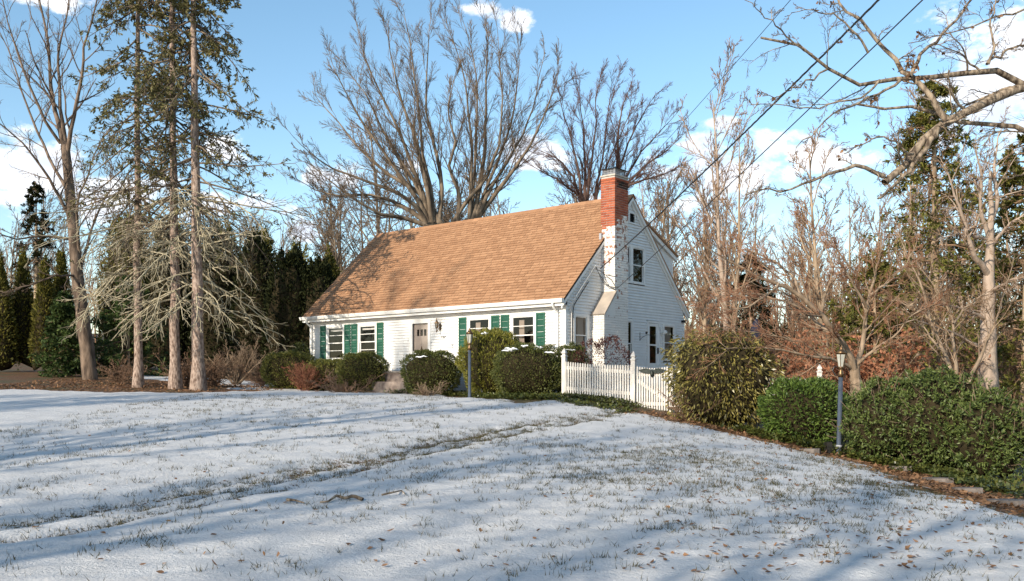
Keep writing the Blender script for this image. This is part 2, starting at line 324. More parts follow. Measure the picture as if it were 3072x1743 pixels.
wob = noise2(GX, GY, 3, [(1.6, .22), (.5, .10)])
snow = np.clip(.5 + (sn + wob * .8) / .5, 0, 1)
t1 = dpoly(GX, GY, TR1); t2 = dpoly(GX, GY, TR2); brk = noise2(GX, GY, 8, [(.7, .35), (.28, .3)])
def trk(d): return np.exp(-(d / .15) ** 2)
steps = np.clip(.7 + brk * .8, .05, 1.4)
track = np.clip((trk(t1) + trk(t2) + .6 * trk(np.abs(t1 - .28))) * steps, 0, 1.3)
lip = np.exp(-((t1 - .2) / .06) ** 2) + np.exp(-((t2 - .2) / .06) ** 2)
hum = noise2(GX, GY, 5, [(1.1, .011), (.42, .009), (.2, .0055)])
DZ = np.where(near, snow * (.06 + hum * .8 - track * .085 + lip * .010 * steps) + (1 - snow) * hum * .8, 0)
GZ2 = GZ + DZ
# thin patches where grass shows
thin = np.zeros_like(GX)
for (u, v, rx, ry, s) in ((2010, 1390, 1.7, 1.3, .6), (1780, 1440, 1.5, 1.2, .5), (2300, 1480, 1.5, 1.0, .55), (1450, 1330, 1.2, .9, .4), (2700, 1480, 1.2, 1.0, .6), (2500, 1400, 1.0, .8, .4), (2150, 1560, 1.5, .8, .25), (1150, 1420, 1.5, .8, .2)):
    c = gp(u, v); thin = np.maximum(thin, s * np.exp(-((GX - c[0]) / rx) ** 2 - ((GY - c[1]) / ry) ** 2))
patch = thin.copy(); thin = np.clip(thin + .8 * np.clip(track, 0, 1) * np.clip(.5 + (GX + 7) / 8, .35, 1), 0, 1)  # tracks bared to soil; its dark colour also stands in for furrow shade
nx, ny = len(xs), len(ys); V = np.stack([GX, GY, GZ2], -1).reshape(-1, 3); I = np.arange(nx * ny).reshape(ny, nx)
Fq = np.stack([I[:-1, :-1], I[:-1, 1:], I[1:, 1:], I[1:, :-1]], -1).reshape(-1, 4)
gm, t, b = new_mat('snowy_ground'); setp(b, 'Roughness', .65); setp(b, 'Specular IOR Level', .2)
def NN(ty, **k):
    n = t.nodes.new(ty)
    for a, v in k.items(): setattr(n, a, v)
    return n
geo = NN('ShaderNodeNewGeometry')
def noise(sc, det=5, ro=.6):
    n = NN('ShaderNodeTexNoise'); n.inputs['Scale'].default_value = sc; n.inputs['Detail'].default_value = det; n.inputs['Roughness'].default_value = ro; t.links.new(geo.outputs['Position'], n.inputs['Vector']); return n.outputs['Fac']
def mth(op, a, b_=None, c=None):
    m = NN('ShaderNodeMath', operation=op)
    for i, x in enumerate((a, b_, c)):
        if x is None: continue
        if isinstance(x, (int, float)): m.inputs[i].default_value = x
        else: t.links.new(x, m.inputs[i])
    return m.outputs[0]
def ramp(f, stops):
    r = NN('ShaderNodeValToRGB'); t.links.new(f, r.inputs[0]); el = r.color_ramp.elements
    while len(el) < len(stops): el.new(.5)
    for e, (p, c) in zip(el, stops): e.position = p; e.color = (*c, 1)
    return r.outputs[0]
def sstep(f, a, b_):
    m = NN('ShaderNodeMapRange', interpolation_type='SMOOTHSTEP'); t.links.new(f, m.inputs[0]); m.inputs[1].default_value = a; m.inputs[2].default_value = b_; return m.outputs[0]
def mixc(f, a, b_):
    m = NN('ShaderNodeMix', data_type='RGBA')
    t.links.new(f, m.inputs['Factor']); t.links.new(a, m.inputs['A']); t.links.new(b_, m.inputs['B']); return m.outputs['Result']
aS = NN('ShaderNodeAttribute', attribute_name='snow').outputs['Fac']; aT = NN('ShaderNodeAttribute', attribute_name='thin').outputs['Fac']
litter = ramp(noise(9, 8, .7), [(.30, (.045, .026, .014)), (.5, (.135, .072, .036)), (.68, (.22, .125, .065))])
lawnc = ramp(noise(30, 6, .7), [(.35, (.05, .045, .02)), (.6, (.12, .095, .045))])
soil = mixc(sstep(noise(.7, 3), .46, .6), litter, lawnc)
snowc = ramp(noise(3, 5), [(.3, (.54, .53, .515)), (.7, (.64, .63, .615))])
sm = sstep(mth('ADD', aS, mth('MULTIPLY', mth('SUBTRACT', noise(14, 6, .7), .5), .9)), .38, .58)
th = sstep(mth('ADD', mth('MULTIPLY', aT, .62), mth('MULTIPLY', mth('SUBTRACT', noise(26, 6, .7), .5), 1.5)), .30, .44)
sm = mth('MULTIPLY', sm, mth('SUBTRACT', 1.0, th))
t.links.new(mixc(sm, soil, snowc), b.inputs['Base Color'])
bmp = NN('ShaderNodeBump'); bmp.inputs['Strength'].default_value = .7; bmp.inputs['Distance'].default_value = .05
t.links.new(mth('ADD', mth('MULTIPLY', noise(22, 7, .7), 1.0), mth('MULTIPLY', sm, .35)), bmp.inputs['Height']); t.links.new(bmp.outputs[0], b.inputs['Normal'])
gme = mesh_np('ground', V, Fq, gm, True)
for nm, arr in (('snow', snow), ('thin', np.clip(thin - patch * .72, 0, 1))):
    a = gme.attributes.new(nm, 'FLOAT', 'POINT'); a.data.foreach_set('value', arr.astype(np.float32).ravel())
tag(obj('ground', gme), 'snow covered lawn sloping up to the house', None, kind='structure')
def gtop(x, y):
    """surface height including the snow relief"""
    ix = np.clip(np.searchsorted(xs, x) - 1, 0, nx - 2); iy = np.clip(np.searchsorted(ys, y) - 1, 0, ny - 2)
    fx = (x - xs[ix]) / (xs[ix + 1] - xs[ix]); fy = (y - ys[iy]) / (ys[iy + 1] - ys[iy])
    return GZ2[iy, ix] * (1 - fx) * (1 - fy) + GZ2[iy, ix + 1] * fx * (1 - fy) + GZ2[iy + 1, ix] * (1 - fx) * fy + GZ2[iy + 1, ix + 1] * fx * fy
def gs(x, y): return float(gtop(np.array([x]), np.array([y]))[0])

# ------------------------------------------------------------------ house (local: x along the front, y into the house, z up)
exec_house = True
ROT = math.radians(-39.903); L, D = 12.0, 6.98
house = empty('cape_house', (.0595 * 26.5, 26.5, CH - .5), 'white clapboard cape house with tan shingle roof, green shutters and tall brick chimney', 'house', rz=ROT)
hX = np.array([math.cos(ROT), math.sin(ROT)]); hY = np.array([-math.sin(ROT), math.cos(ROT)]); hO = np.array([.0595 * 26.5, 26.5])
def hw(x, y): return hO + hX * x + hY * y
def FR(a, o, z): return (a, -o, z)       # front wall: a = local x, o = distance out from the wall
def GA(a, o, z): return (o, a, z)        # gable wall
def pquad(mb, pl, a0, a1, o, z0, z1):
    b = len(mb.v); mb.v += [pl(a0, o, z0), pl(a1, o, z0), pl(a1, o, z1), pl(a0, o, z1)]; mb.f.append((b, b + 1, b + 2, b + 3)); return mb
def pbox(mb, pl, a0, a1, o0, o1, z0, z1):
    p = [pl(a0, o0, z0), pl(a1, o0, z0), pl(a1, o1, z0), pl(a0, o1, z0), pl(a0, o0, z1), pl(a1, o0, z1), pl(a1, o1, z1), pl(a0, o1, z1)]
    mb.hexa(p); return mb
EXPO = .0926; SLOPE = 3.6 / 3.74; EAV = 2.91; RIDGE = 6.51
fr_open = [(-11.0, -10.02, 1.27, 2.55), (-9.23, -8.25, 1.27, 2.55), (-3.90, -2.90, 1.27, 2.55), (-2.10, -1.10, 1.27, 2.55), (-6.55, -5.555, .34, 2.55)]
ga_open = [(.37, 1.10, 1.27, 2.51), (2.80, 3.62, .95, 2.50), (5.535, 6.33, 1.20, 2.46), (4.49, 5.275, .34, 2.50), (2.66, 4.36, 3.67, 4.91), (3.40, 3.75, 5.61, 5.95)]
def boards(wall, pl, z0, z1, ext, openings):
    z = z0; cnt = 0
    while z < z1 - .02:
        zt = min(z + EXPO, z1); segs = [ext(z) + ext(zt)]        # (a0,a1 at bottom, a0,a1 at top)
        for (p, q, lo, hi) in openings:
            if hi <= z + .03 or lo >= zt - .03: continue
            ns = []
            for (a0, a1, b0, b1) in segs:
                if q <= min(a0, b0) or p >= max(a1, b1): ns.append((a0, a1, b0, b1)); continue
                if p > max(a0, b0): ns.append((a0, p, b0, p))
                if q < min(a1, b1): ns.append((q, a1, q, b1))
            segs = ns
        for (a0, a1, b0, b1) in segs:
            if a1 - a0 < .02: continue
            j = random.uniform(-.0012, .0012); o0, o1 = .036 + j, .002; cz = .008
            P = [pl(a0, 0, z), pl(a1, 0, z), pl(a1, o0, z), pl(a0, o0, z), pl(b0, 0, zt), pl(b1, 0, zt), pl(b1, o1, zt), pl(b0, o1, zt)]
            mb = MB(); mb.hexa(P); mb.build('siding_board', M['white'], wall); cnt += 1
        z = zt
random.seed(1)
wf = MB(); pbox(wf, FR, -L + .01, -.01, .0, .02, -.5, .118); front = wf.build('front_wall', M['stone'], house)
boards(front, FR, .12, 2.71, lambda z: (-L + .06, -.06), fr_open)
def gext(z):
    s = max(0, (z - 3.03) / SLOPE); return (max(.06, s), min(D - .06, D - s))
wg = MB(); pbox(wg, GA, .01, D - .01, 0, .02, -.7, .118); gab = wg.build('gable_wall', M['stone'], house)
boards(gab, GA, .12, 6.3, gext, ga_open)
# far gable and back wall, plain
wb = MB(); wb.box(-L, 0, D - .02, D, -.5, 3.0); wb.prism([(0, -.5), (D, -.5), (D, 3.03), (D / 2, 6.35), (0, 3.03)], lambda p, x: (x, p[0], p[1]), -L, -L + .02)
wb.build('rear_wall', M['white'], house)
for nm, args in (('corner_board', (-.075, .028, -.028, .075)), ('corner_board', (-L - .028, -L + .075, -.028, .06)), ('corner_board', (-.06, .028, D - .075, D + .02))):
    x0, x1, y0, y1 = args; MB().box(x0, x1, y0, y1, -.2, 2.715).build(nm, M['trim'], house)
# roof deck and shingles
RX0, RX1 = -12.2, .12
def roofslab(y0, z0, y1, z1, th, x0=RX0, x1=RX1):
    mb = MB(); mb.prism([(y0, z0 - th), (y1, z1 - th), (y1, z1), (y0, z0)], lambda p, x: (x, p[0], p[1]), x0, x1); return mb
rf = roofslab(-.25, EAV, D / 2, RIDGE, .09); v0 = rf.build('roof', M['roofdeck'], house)
roofslab(D + .25, EAV, D / 2 + .001, RIDGE, .09).build('roof_rear', M['shingle'], house)
sl = math.hypot(3.74, 3.6); cy, cz = 3.74 / sl, 3.6 / sl; nC = 37; ex = sl / nC
tabs = []
rs = random.Random(7)
for c in range(nC):
    x = RX0 - rs.uniform(0, .3)
    while x < RX1:
        w = rs.choice([.14, .2, .26, .3, .34]); x1 = min(x + w, RX1 + .012); x0 = max(x, RX0 - .012)
        if x1 - x0 > .03: tabs.append((x0 + .004, x1 - .004, c, rs.uniform(.012, .022)))
        x += w
def tabgeo(x0, x1, c, th):
    s0 = c * ex - .012; s1 = (c + 1) * ex - .026
    def P(x, s, h): return (x, -.25 + s * cy - h * cz, EAV + s * cz + h * cy)
    return [P(x0, s0, .001), P(x1, s0, .001), P(x1, s1, .001), P(x0, s1, .001), P(x0, s0, th), P(x1, s0, th), P(x1, s1, .006), P(x0, s1, .006)]
def dist(tb): p = hw((tb[0] + tb[1]) / 2, tb[2] * ex * cy); return p[1] - (tb[1] - tb[0]) * 40
tabs.sort(key=dist)
for tb in tabs[:290]:
    mb = MB(); mb.hexa(tabgeo(*tb)); mb.build('shingle', M['shingle'], v0)
mb = MB()
for tb in tabs[290:]: mb.hexa(tabgeo(*tb))
tag(mb.build('shingles', M['shingle'], v0), kind='stuff')
x = RX0
while x < RX1 - .01:
    mb = MB(); x1 = min(x + .3, RX1); mb.prism([(-.15, -.125), (0, .025), (.15, -.125), (0, .008)], lambda p, q: (q, D / 2 + p[0], RIDGE + p[1] + (.006 if q == x else 0)), x, x1 + .03); mb.build('ridge_shingle', M['shingle'], v0); x += .3
# eaves: fascia, soffit, gutter, downspouts, rake boards
MB().box(RX0 + .02, RX1 - .02, -.25, -.225, 2.70, 2.83).build('fascia', M['trim'], house)
MB().box(RX0 + .02, RX1 - .02, -.224, -.001, 2.712, 2.73).build('soffit', M['soffit'], house)
MB().box(-L + .05, -.05, -.03, -.002, 2.62, 2.711).build('frieze', M['trim'], house)
gu = MB(); gu.prism([(-.252, 2.79), (-.33, 2.79), (-.365, 2.87), (-.37, 2.905), (-.355, 2.905), (-.345, 2.87), (-.32, 2.81), (-.262, 2.81), (-.262, 2.885), (-.252, 2.885)], lambda p, x: (x, p[0], p[1]), RX0 - .03, RX1)
g0 = gu.build('gutter', M['trim'], house); MB().box(RX1 - .004, RX1 + .006, -.37, -.25, 2.785, 2.907).build('end_cap', M['trim'], g0)
for dx in (-.25, -11.88):
    d = MB(); d.tube([(dx, -.31, 2.80), (dx, -.31, 2.72), (dx, -.20, 2.62), (dx, -.07, 2.52), (dx, -.065, 2.4), (dx, -.065, .05), (dx, -.18, -.02)], .036, 8); d.build('downspout', M['trim'], house, smooth=True)
for sgn in (0, 1):
    Y_ = (lambda y: y) if not sgn else (lambda y: D - y)
    for (o0, o1, dz0, dz1, nm) in ((.0, .035, -.30, -.10, 'rake_board'), (.035, .10, -.19, -.085, 'rake_moulding')):
        mb = MB(); ya, yb = -.24, D / 2; za, zb = EAV + .01 * SLOPE, RIDGE
        mb.prism([(Y_(ya), za + dz0), (Y_(yb), zb + dz0), (Y_(yb), zb + dz1), (Y_(ya), za + dz1)], lambda p, x: (x, p[0], p[1]), o0 + .02, o1 + .02); mb.build(nm, M['trim'], house)
# rear shed dormer
dm = MB(); dm.prism([(4.35, 5.70), (6.25, 4.86), (6.25, 3.7), (5.6, 4.2)], lambda p, x: (x, p[0], p[1]), -8.5, -.06); dorm = dm.build('dormer', M['trim'], house)
z = 3.75
while z < 5.55:
    zt = z + EXPO; lo = lambda zz: max(3.49 + (RIDGE - zz) / SLOPE + .05, 4.3); hi = lambda zz: min(6.24, 4.35 + (5.66 - zz) / .442)
    if hi(zt) - lo(zt) > .03:
        P = [GA(lo(z), -.055, z), GA(hi(z), -.055, z), GA(hi(z), -.036, z), GA(lo(z), -.036, z), GA(lo(zt), -.055, zt), GA(hi(zt), -.055, zt), GA(hi(zt), -.05, zt), GA(lo(zt), -.05, zt)]
        MB().hexa(P).build('siding_board', M['white'], dorm)
    z = zt
roofslab(6.47, 4.87, 4.25, 5.85, .08, -8.6, .09).build('dormer_roof', M['shingle'], dorm)
mb = MB(); mb.prism([(6.46, 4.87 - .22), (4.3, 5.83 - .22), (4.3, 5.83 - .082), (6.46, 4.87 - .082)], lambda p, x: (x, p[0], p[1]), -.03, .05); mb.build('dormer_rake', M['trim'], dorm)
MB().box(-.1, -.02, 6.19, 6.28, 3.75, 4.78).build('dormer_corner', M['trim'], dorm)

# windows
def window(pl, a0, a1, z0, z1, muntin=True, curtain=None, cas=.085, name='window', meet=.5):
    w = MB(); o0, o1 = .0, .045
    pbox(w, pl, a0, a0 + cas, o0, o1, z0, z1); pbox(w, pl, a1 - cas, a1, o0, o1, z0, z1)
    pbox(w, pl, a0 + cas, a1 - cas, o0, o1 + .003, z1 - cas, z1); pbox(w, pl, a0 + cas, a1 - cas, o0, o1 + .02, z0, z0 + .06)
    r = w.build(name, M['trim'], house)
    i0, i1, j0, j1 = a0 + cas, a1 - cas, z0 + .06, z1 - cas; zm = j0 + (j1 - j0) * meet
    for (q0, q1, oo) in ((j0, zm + .018, -.03), (zm - .018, j1, -.002)):
        s = MB(); f_ = .032
        pbox(s, pl, i0, i0 + f_, oo, oo + .025, q0, q1); pbox(s, pl, i1 - f_, i1, oo, oo + .025, q0, q1)
        pbox(s, pl, i0 + f_, i1 - f_, oo, oo + .026, q0, q0 + f_); pbox(s, pl, i0 + f_, i1 - f_, oo, oo + .026, q1 - f_, q1); s.build('sash', M['trim'], r)
        if muntin:
            mm = MB(); zc = (q0 + q1) / 2; pbox(mm, pl, i0 + f_, i1 - f_, oo + .004, oo + .022, zc - .01, zc + .01); mm.build('muntin', M['trim'], r)
        g = MB(); pquad(g, pl, i0 + .01, i1 - .01, oo + .012, q0 + .01, q1 - .01); g.build('pane', M['glass'], r)
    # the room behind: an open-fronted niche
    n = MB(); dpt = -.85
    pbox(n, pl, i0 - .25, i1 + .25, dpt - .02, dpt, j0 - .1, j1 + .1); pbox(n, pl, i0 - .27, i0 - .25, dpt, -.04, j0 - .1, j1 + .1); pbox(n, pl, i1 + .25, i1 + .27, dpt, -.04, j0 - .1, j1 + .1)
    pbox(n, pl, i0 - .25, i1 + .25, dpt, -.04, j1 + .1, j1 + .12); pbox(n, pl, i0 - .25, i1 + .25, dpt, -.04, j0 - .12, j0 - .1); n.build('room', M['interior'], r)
    if curtain == 'panel':
        c = MB(); k = 14; xs_ = [i0 + .16 + .2 * i / k for i in range(k + 1)]
        for i in range(k):
            pa, pb = -.12 - .02 * (i % 2), -.12 - .02 * ((i + 1) % 2)
            c.hexa([pl(xs_[i], pa, j0), pl(xs_[i + 1], pb, j0), pl(xs_[i + 1], pb - .004, j0), pl(xs_[i], pa - .004, j0), pl(xs_[i], pa, j1 - .1), pl(xs_[i + 1], pb, j1 - .1), pl(xs_[i + 1], pb - .004, j1 - .1), pl(xs_[i], pa - .004, j1 - .1)])
        c.build('curtain', M['curtain'], r)
    if curtain == 'blind':
        c = MB(); pbox(c, pl, i0 + .02, i1 - .02, -.10, -.09, j1 - .14, j1 - .07); c.build('blind', M['trim'], r)
    if curtain == 'shade':
        c = MB(); pbox(c, pl, i0 + .22, i1 - .01, -.10, -.09, j0, j1); c.build('blind', M['curtain'], r)
    return r
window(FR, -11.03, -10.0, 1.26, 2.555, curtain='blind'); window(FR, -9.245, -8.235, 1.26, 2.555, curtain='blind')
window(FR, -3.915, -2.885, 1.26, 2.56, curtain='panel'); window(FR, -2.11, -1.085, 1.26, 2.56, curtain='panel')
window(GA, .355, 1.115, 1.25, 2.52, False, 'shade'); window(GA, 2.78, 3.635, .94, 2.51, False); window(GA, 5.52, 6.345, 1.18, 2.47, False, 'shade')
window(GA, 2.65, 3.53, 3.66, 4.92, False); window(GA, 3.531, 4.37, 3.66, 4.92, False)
vt = MB(); pbox(vt, GA, 3.38, 3.43, 0, .04, 5.59, 5.97); pbox(vt, GA, 3.72, 3.77, 0, .04, 5.59, 5.97); pbox(vt, GA, 3.43, 3.72, 0, .041, 5.92, 5.97); pbox(vt, GA, 3.43, 3.72, 0, .041, 5.59, 5.64)
vv = vt.build('attic_vent', M['trim'], house)
for i in range(5):
    s = MB(); z = 5.65 + i * .055; s.hexa([GA(3.43, .03, z), GA(3.72, .03, z), GA(3.72, .025, z), GA(3.43, .025, z), GA(3.43, -.02, z + .05), GA(3.72, -.02, z + .05), GA(3.72, -.025, z + .05), GA(3.43, -.025, z + .05)]); s.build('slat', M['dark'], vv)
s = MB(); pbox(s, GA, 3.42, 3.73, -.06, -.05, 5.6, 5.96); s.build('backing', M['dark'], vv)
# shutters
for (a0, a1) in ((-11.38, -11.045), (-9.985, -9.65), (-9.60, -9.265), (-8.22, -7.885), (-4.265, -3.93), (-2.87, -2.535), (-2.475, -2.14), (-1.075, -.74)):
    s = MB(); z0, z1, zm = 1.265, 2.555, 1.88
    pbox(s, FR, a0, a0 + .045, .018, .055, z0, z1); pbox(s, FR, a1 - .045, a1, .018, .055, z0, z1)
    for q0, q1 in ((z0, z0 + .07), (zm - .035, zm + .035), (z1 - .06, z1)): pbox(s, FR, a0 + .045, a1 - .045, .018, .054, q0, q1)
    r = s.build('shutter', M['green'], house)
    lv = MB()
    for q0, q1 in ((z0 + .07, zm - .035), (zm + .035, z1 - .06)):
        k = int((q1 - q0) / .036)
        for i in range(k):
            z = q0 + i * (q1 - q0) / k
            lv.hexa([FR(a0 + .045, .046, z), FR(a1 - .045, .046, z), FR(a1 - .045, .042, z), FR(a0 + .045, .042, z), FR(a0 + .045, .024, z + .042), FR(a1 - .045, .024, z + .042), FR(a1 - .045, .020, z + .042), FR(a0 + .045, .020, z + .042)])
    lv.build('louvers', M['green'], r)
# front door behind a glazed storm door
dr = MB(); c = .13
pbox(dr, FR, -6.56, -6.56 + c, 0, .05, .33, 2.56); pbox(dr, FR, -5.55 - c, -5.55, 0, .05, .33, 2.56); pbox(dr, FR, -6.56 + c, -5.55 - c, 0, .052, 2.44, 2.56)
door = dr.build('front_door', M['trim'], house)
s = MB(); pbox(s, FR, -6.43, -5.68, .0, .02, .34, .45); pbox(s, FR, -6.43, -5.68, .0, .02, 1.40, 1.50); pbox(s, FR, -6.43, -6.39, 0, .021, .45, 1.40); pbox(s, FR, -5.72, -5.68, 0, .021, .45, 1.40); s.build('storm_door', M['trim'], door)
s = MB(); pquad(s, FR, -6.42, -5.69, .01, 1.49, 2.44); pquad(s, FR, -6.42, -5.69, .01, .45, 1.41); s.build('pane', M['glass'], door)
s = MB(); pbox(s, FR, -6.42, -5.69, -.08, -.04, .34, 2.02); pbox(s, FR, -6.42, -5.69, -.08, -.04, 2.24, 2.44); s.build('door_slab', M['door'], door)
s = MB()
for a in (-6.42, -6.175, -6.00, -5.83): pbox(s, FR, a, a + (.14 if a < -6.4 else .05), -.079, -.038, 2.02, 2.24)
s.build('door_mullion', M['door'], door)
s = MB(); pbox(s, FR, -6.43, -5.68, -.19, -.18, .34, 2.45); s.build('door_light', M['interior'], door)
for a in (-6.3, -6.0):
    s = MB(); pbox(s, FR, a, a + .24, -.04, -.033, 1.1, 1.9); s.build('door_panel', M['door'], door)
s = MB(); s.prism([(-6.05, 1.52), (-6.02, 1.58), (-6.035, 1.62), (-6.05, 1.68), (-6.065, 1.62), (-6.08, 1.58)], lambda p, o: FR(p[0], o, p[1]), -.033, -.015); s.build('knocker', M['brass'], door)
s = MB(); pbox(s, FR, -5.69, -5.675, .02, .07, 1.42, 1.52); s.build('handle', M['brass'], door)
# side storm door
dr = MB(); pbox(dr, GA, 4.485, 4.56, 0, .045, .33, 2.51); pbox(dr, GA, 5.21, 5.28, 0, .045, .33, 2.51); pbox(dr, GA, 4.56, 5.21, 0, .047, 2.44, 2.51); sd = dr.build('side_door', M['trim'], house)
s = MB(); pbox(s, GA, 4.56, 4.66, 0, .03, .34, 2.43); pbox(s, GA, 5.075, 5.21, 0, .03, .34, 2.43); pbox(s, GA, 4.66, 5.075, 0, .031, 2.33, 2.43); pbox(s, GA, 4.66, 5.075, 0, .031, .34, 1.10); pbox(s, GA, 4.66, 5.075, 0, .031, 1.68, 1.73); s.build('storm_door', M['trim'], sd)
s = MB(); pquad(s, GA, 4.65, 5.08, .014, 1.09, 2.34); s.build('pane', M['glass'], sd)
s = MB(); pbox(s, GA, 4.5, 5.25, -.7, -.68, .34, 2.5); pbox(s, GA, 4.5, 4.52, -.68, -.01, .34, 2.5); pbox(s, GA, 5.22, 5.24, -.68, -.01, .34, 2.5); s.build('room', M['interior'], sd)
s = MB(); pbox(s, GA, 5.14, 5.17, .03, .075, 1.42, 1.62); s.build('handle', M['black'], sd)
MB().box(.02, .9, 4.3, 5.5, -.8, .30).build('side_step', M['stone'], house)

# chimney
CX0, CX1, CYa, CYu, CYb, CT = -.02, .5, 1.27, 1.85, 2.61, 6.80
mo = MB(); mo.box(.025, CX1 - .012, CYa + .012, CYb - .012, -.7, 2.56); mo.box(.025, CX1 - .012, CYu + .012, CYb - .012, 2.56, 5.3)
chim = mo.build('chimney', M['washmortar'], house)
MB().box(CX0 + .012, CX1 - .012, CYu + .012, CYb - .012, 5.3, CT).build('mortar_core', M['mortar'], chim)
bm_cache = {}
def brick(dx, dy, mat):
    k = (round(dx, 3), round(dy, 3), mat)
    if k not in bm_cache:
        h, c = .0645, .006; mb = MB(); b = 0
        for (z, i) in ((0, c), (c, 0), (h - c, 0), (h, c)): mb.v += [(i, i, z), (dx - i, i, z), (dx - i, dy - i, z), (i, dy - i, z)]
        mb.f = [(3, 2, 1, 0), (12, 13, 14, 15)] + [(4 * j + i, 4 * j + (i + 1) % 4, 4 * j + 4 + (i + 1) % 4, 4 * j + 4 + i) for j in range(3) for i in range(4)]
        bm_cache[k] = (mb.me('brick', M[mat]), mb)
    return bm_cache[k]
CO = .0745; nob = 0; rest = {'wash': MB(), 'brick': MB()}; rs = random.Random(5)
z = -.4; c = 0
while z < CT - .05:
    ya = CYa if z < 2.5 else CYu; xb = CX0 if z > 5.3 else .022
    corb = .012 if z > CT - 3.2 * CO else 0
    runs = []
    off = (c % 2) * .1075
    # face looking out of the gable (x = CX1): bricks along y; face looking to the front (y = ya): bricks along x
    y = ya + (0 if c % 2 else .1075)
    if c % 2 == 0: runs.append((CX1 - .2 + corb, CX1 + corb, ya - corb, ya + .0985 - corb))
    while y < CYb - .02:
        y1 = min(y + .205, CYb)
        if y1 - y > .03: runs.append((CX1 - .1 + corb, CX1 + corb, y - (corb if y == ya else 0), y1))
        y = y1 + .009
    x = CX1 - (.109 if c % 2 else .209)
    while x > xb + .02:
        x0 = max(x - .2, xb)
        if x - x0 > .03: runs.append((x0 + corb, x + corb, ya - corb, ya + .098 - corb))
        x = x0 - .009
    for (x0, x1, y0, y1) in runs:
        front_face = y0 <= ya
        redline = 5.22 + rs.uniform(-.06, .12) if front_face else 5.42 + rs.uniform(-.1, .1) + (y0 - 1.85) * .35
        mt = 'brick' if z > redline else 'wash'
        if mt == 'brick' and not front_face and CT - .42 < z < CT - .16: mt = 'soot'
        j = rs.uniform(-.0025, .0025)
        if (z > 5.0 or mt != 'wash') and nob < 295:
            me, _ = brick(x1 - x0, y1 - y0, mt); obj('brick', me, chim, (x0 + j, y0 + j, z)); nob += 1
        else:
            _, mb = brick(x1 - x0, y1 - y0, mt); R_ = rest['wash' if mt == 'wash' else 'brick']; b = len(R_.v)
            R_.v += [(p[0] + x0 + j, p[1] + y0 + j, p[2] + z) for p in mb.v]; R_.f += [tuple(i + b for i in q) for q in mb.f]
    z += CO; c += 1
for k in rest:
    if rest[k].v: tag(rest[k].build('bricks', M[k], chim), kind='stuff')
sh = MB(); sh.prism([(CYa - .05, 2.53), (CYa - .03, 2.50), (CYu + .02, 3.18), (CYu + .02, 3.28)], lambda p, x: (x, p[0], p[1]), .022, CX1 + .055); sh.build('shoulder', M['concrete'], chim)
sh = MB(); sh.prism([(CYa, 2.50), (CYu + .01, 3.17), (CYu + .01, 2.50)], lambda p, x: (x, p[0], p[1]), .03, CX1 - .004); sh.build('shoulder_brickwork', M['wash'], chim)
MB().box(CX0 - .02, CX1 + .02, CYu - .02, CYb + .02, CT + .005, CT + .05).build('crown', M['cap'], chim)
cg = MB(); x0, x1, y0, y1, z0, z1 = CX0 + .04, CX1 - .04, CYu + .06, CYb - .12, CT + .05, CT + .24
for i in range(9):
    x = x0 + (x1 - x0) * i / 8; cg.box(x - .007, x + .007, y0, y0 + .014, z0, z1); cg.box(x - .007, x + .007, y1 - .014, y1, z0, z1)
for i in range(10):
    y = y0 + (y1 - y0) * i / 9; cg.box(x0, x0 + .014, y - .007, y + .007, z0, z1); cg.box(x1 - .014, x1, y - .007, y + .007, z0, z1)
for i in range(4):
    z = z0 + .02 + i * .05
    cg.box(x0 - .002, x1 + .002, y0 - .003, y0 + .006, z, z + .008); cg.box(x1 - .006, x1 + .003, y0, y1, z, z + .008)
cg.box(x0 + .1, x1 - .1, y0 + .12, y1 - .12, z0 - .02, z0 + .12)
cgo = cg.build('spark_cage', M['grey'], chim)
ct = MB(); ct.hexa([(x0 - .07, y0 - .07, z1), (x1 + .07, y0 - .07, z1), (x1 + .07, y1 + .1, z1), (x0 - .07, y1 + .1, z1), (x0 + .1, y0 + .1, z1 + .05), (x1 - .1, y0 + .1, z1 + .05), (x1 - .1, y1 - .1, z1 + .05), (x0 + .1, y1 - .1, z1 + .05)]); ct.build('cap', M['dark'], cgo)
MB().box(-.02, .06, CYu - .09, CYu - .02, 4.72, 5.06).build('flashing', M['grey'], chim)

# conduit, meter box, cables on the gable, little fixtures
def house_tube(name, pts, r, mat): return MB().tube(pts, r, 7).build(name, mat, house, smooth=True)
house_tube('conduit', [(.07, .20, .9), (.07, .20, 2.5), (.08, .13, 2.62), (.10, .22, 2.85), (.11, .55, 3.20), (.11, .95, 3.6), (.11, 1.30, 3.95), (.12, 1.38, 4.02)], .02, M['conduit'])
house_tube('conduit', [(.06, .27, 1.0), (.06, .27, 2.5), (.07, .32, 2.75), (.08, .70, 3.15), (.08, 1.05, 3.5)], .014, M['cable'])
MB().box(.03, .15, .12, .36, .85, 1.27).build('meter_box', M['grey'], house)
for (pts, r) in (([(.11, 1.36, 4.02), (.2, 1.45, 3.75), (.35, 1.62, 3.45), (.52, 1.80, 3.30), (.56, 1.86, 3.32)], .012), ([(.11, 1.42, 3.98), (.2, 1.55, 3.6), (.3, 1.68, 3.42), (.5, 1.83, 3.36), (.58, 1.93, 3.38)], .01), ([(.1, 1.30, 3.95), (.2, 1.52, 3.85), (.4, 1.78, 3.62), (.52, 1.83, 3.4)], .009)):
    house_tube('service_cable', pts, r, M['cable'])
ln = MB(); ln.lathe([(.012, -.12), (.02, -.1), (.014, 0), (.05, .03), (.075, .17), (.08, .185), (.035, .24), (.03, .27), (.012, .28), (.02, .31), (.004, .37)], 8, (0, 0)); lant = ln.build('wall_lantern', M['brass'], house, (-5.12, -.19, 2.22), True)
g = MB(); g.lathe([(.05, .035), (.077, .165)], 6); g.build('lamp_glass', M['lampglass'], lant)
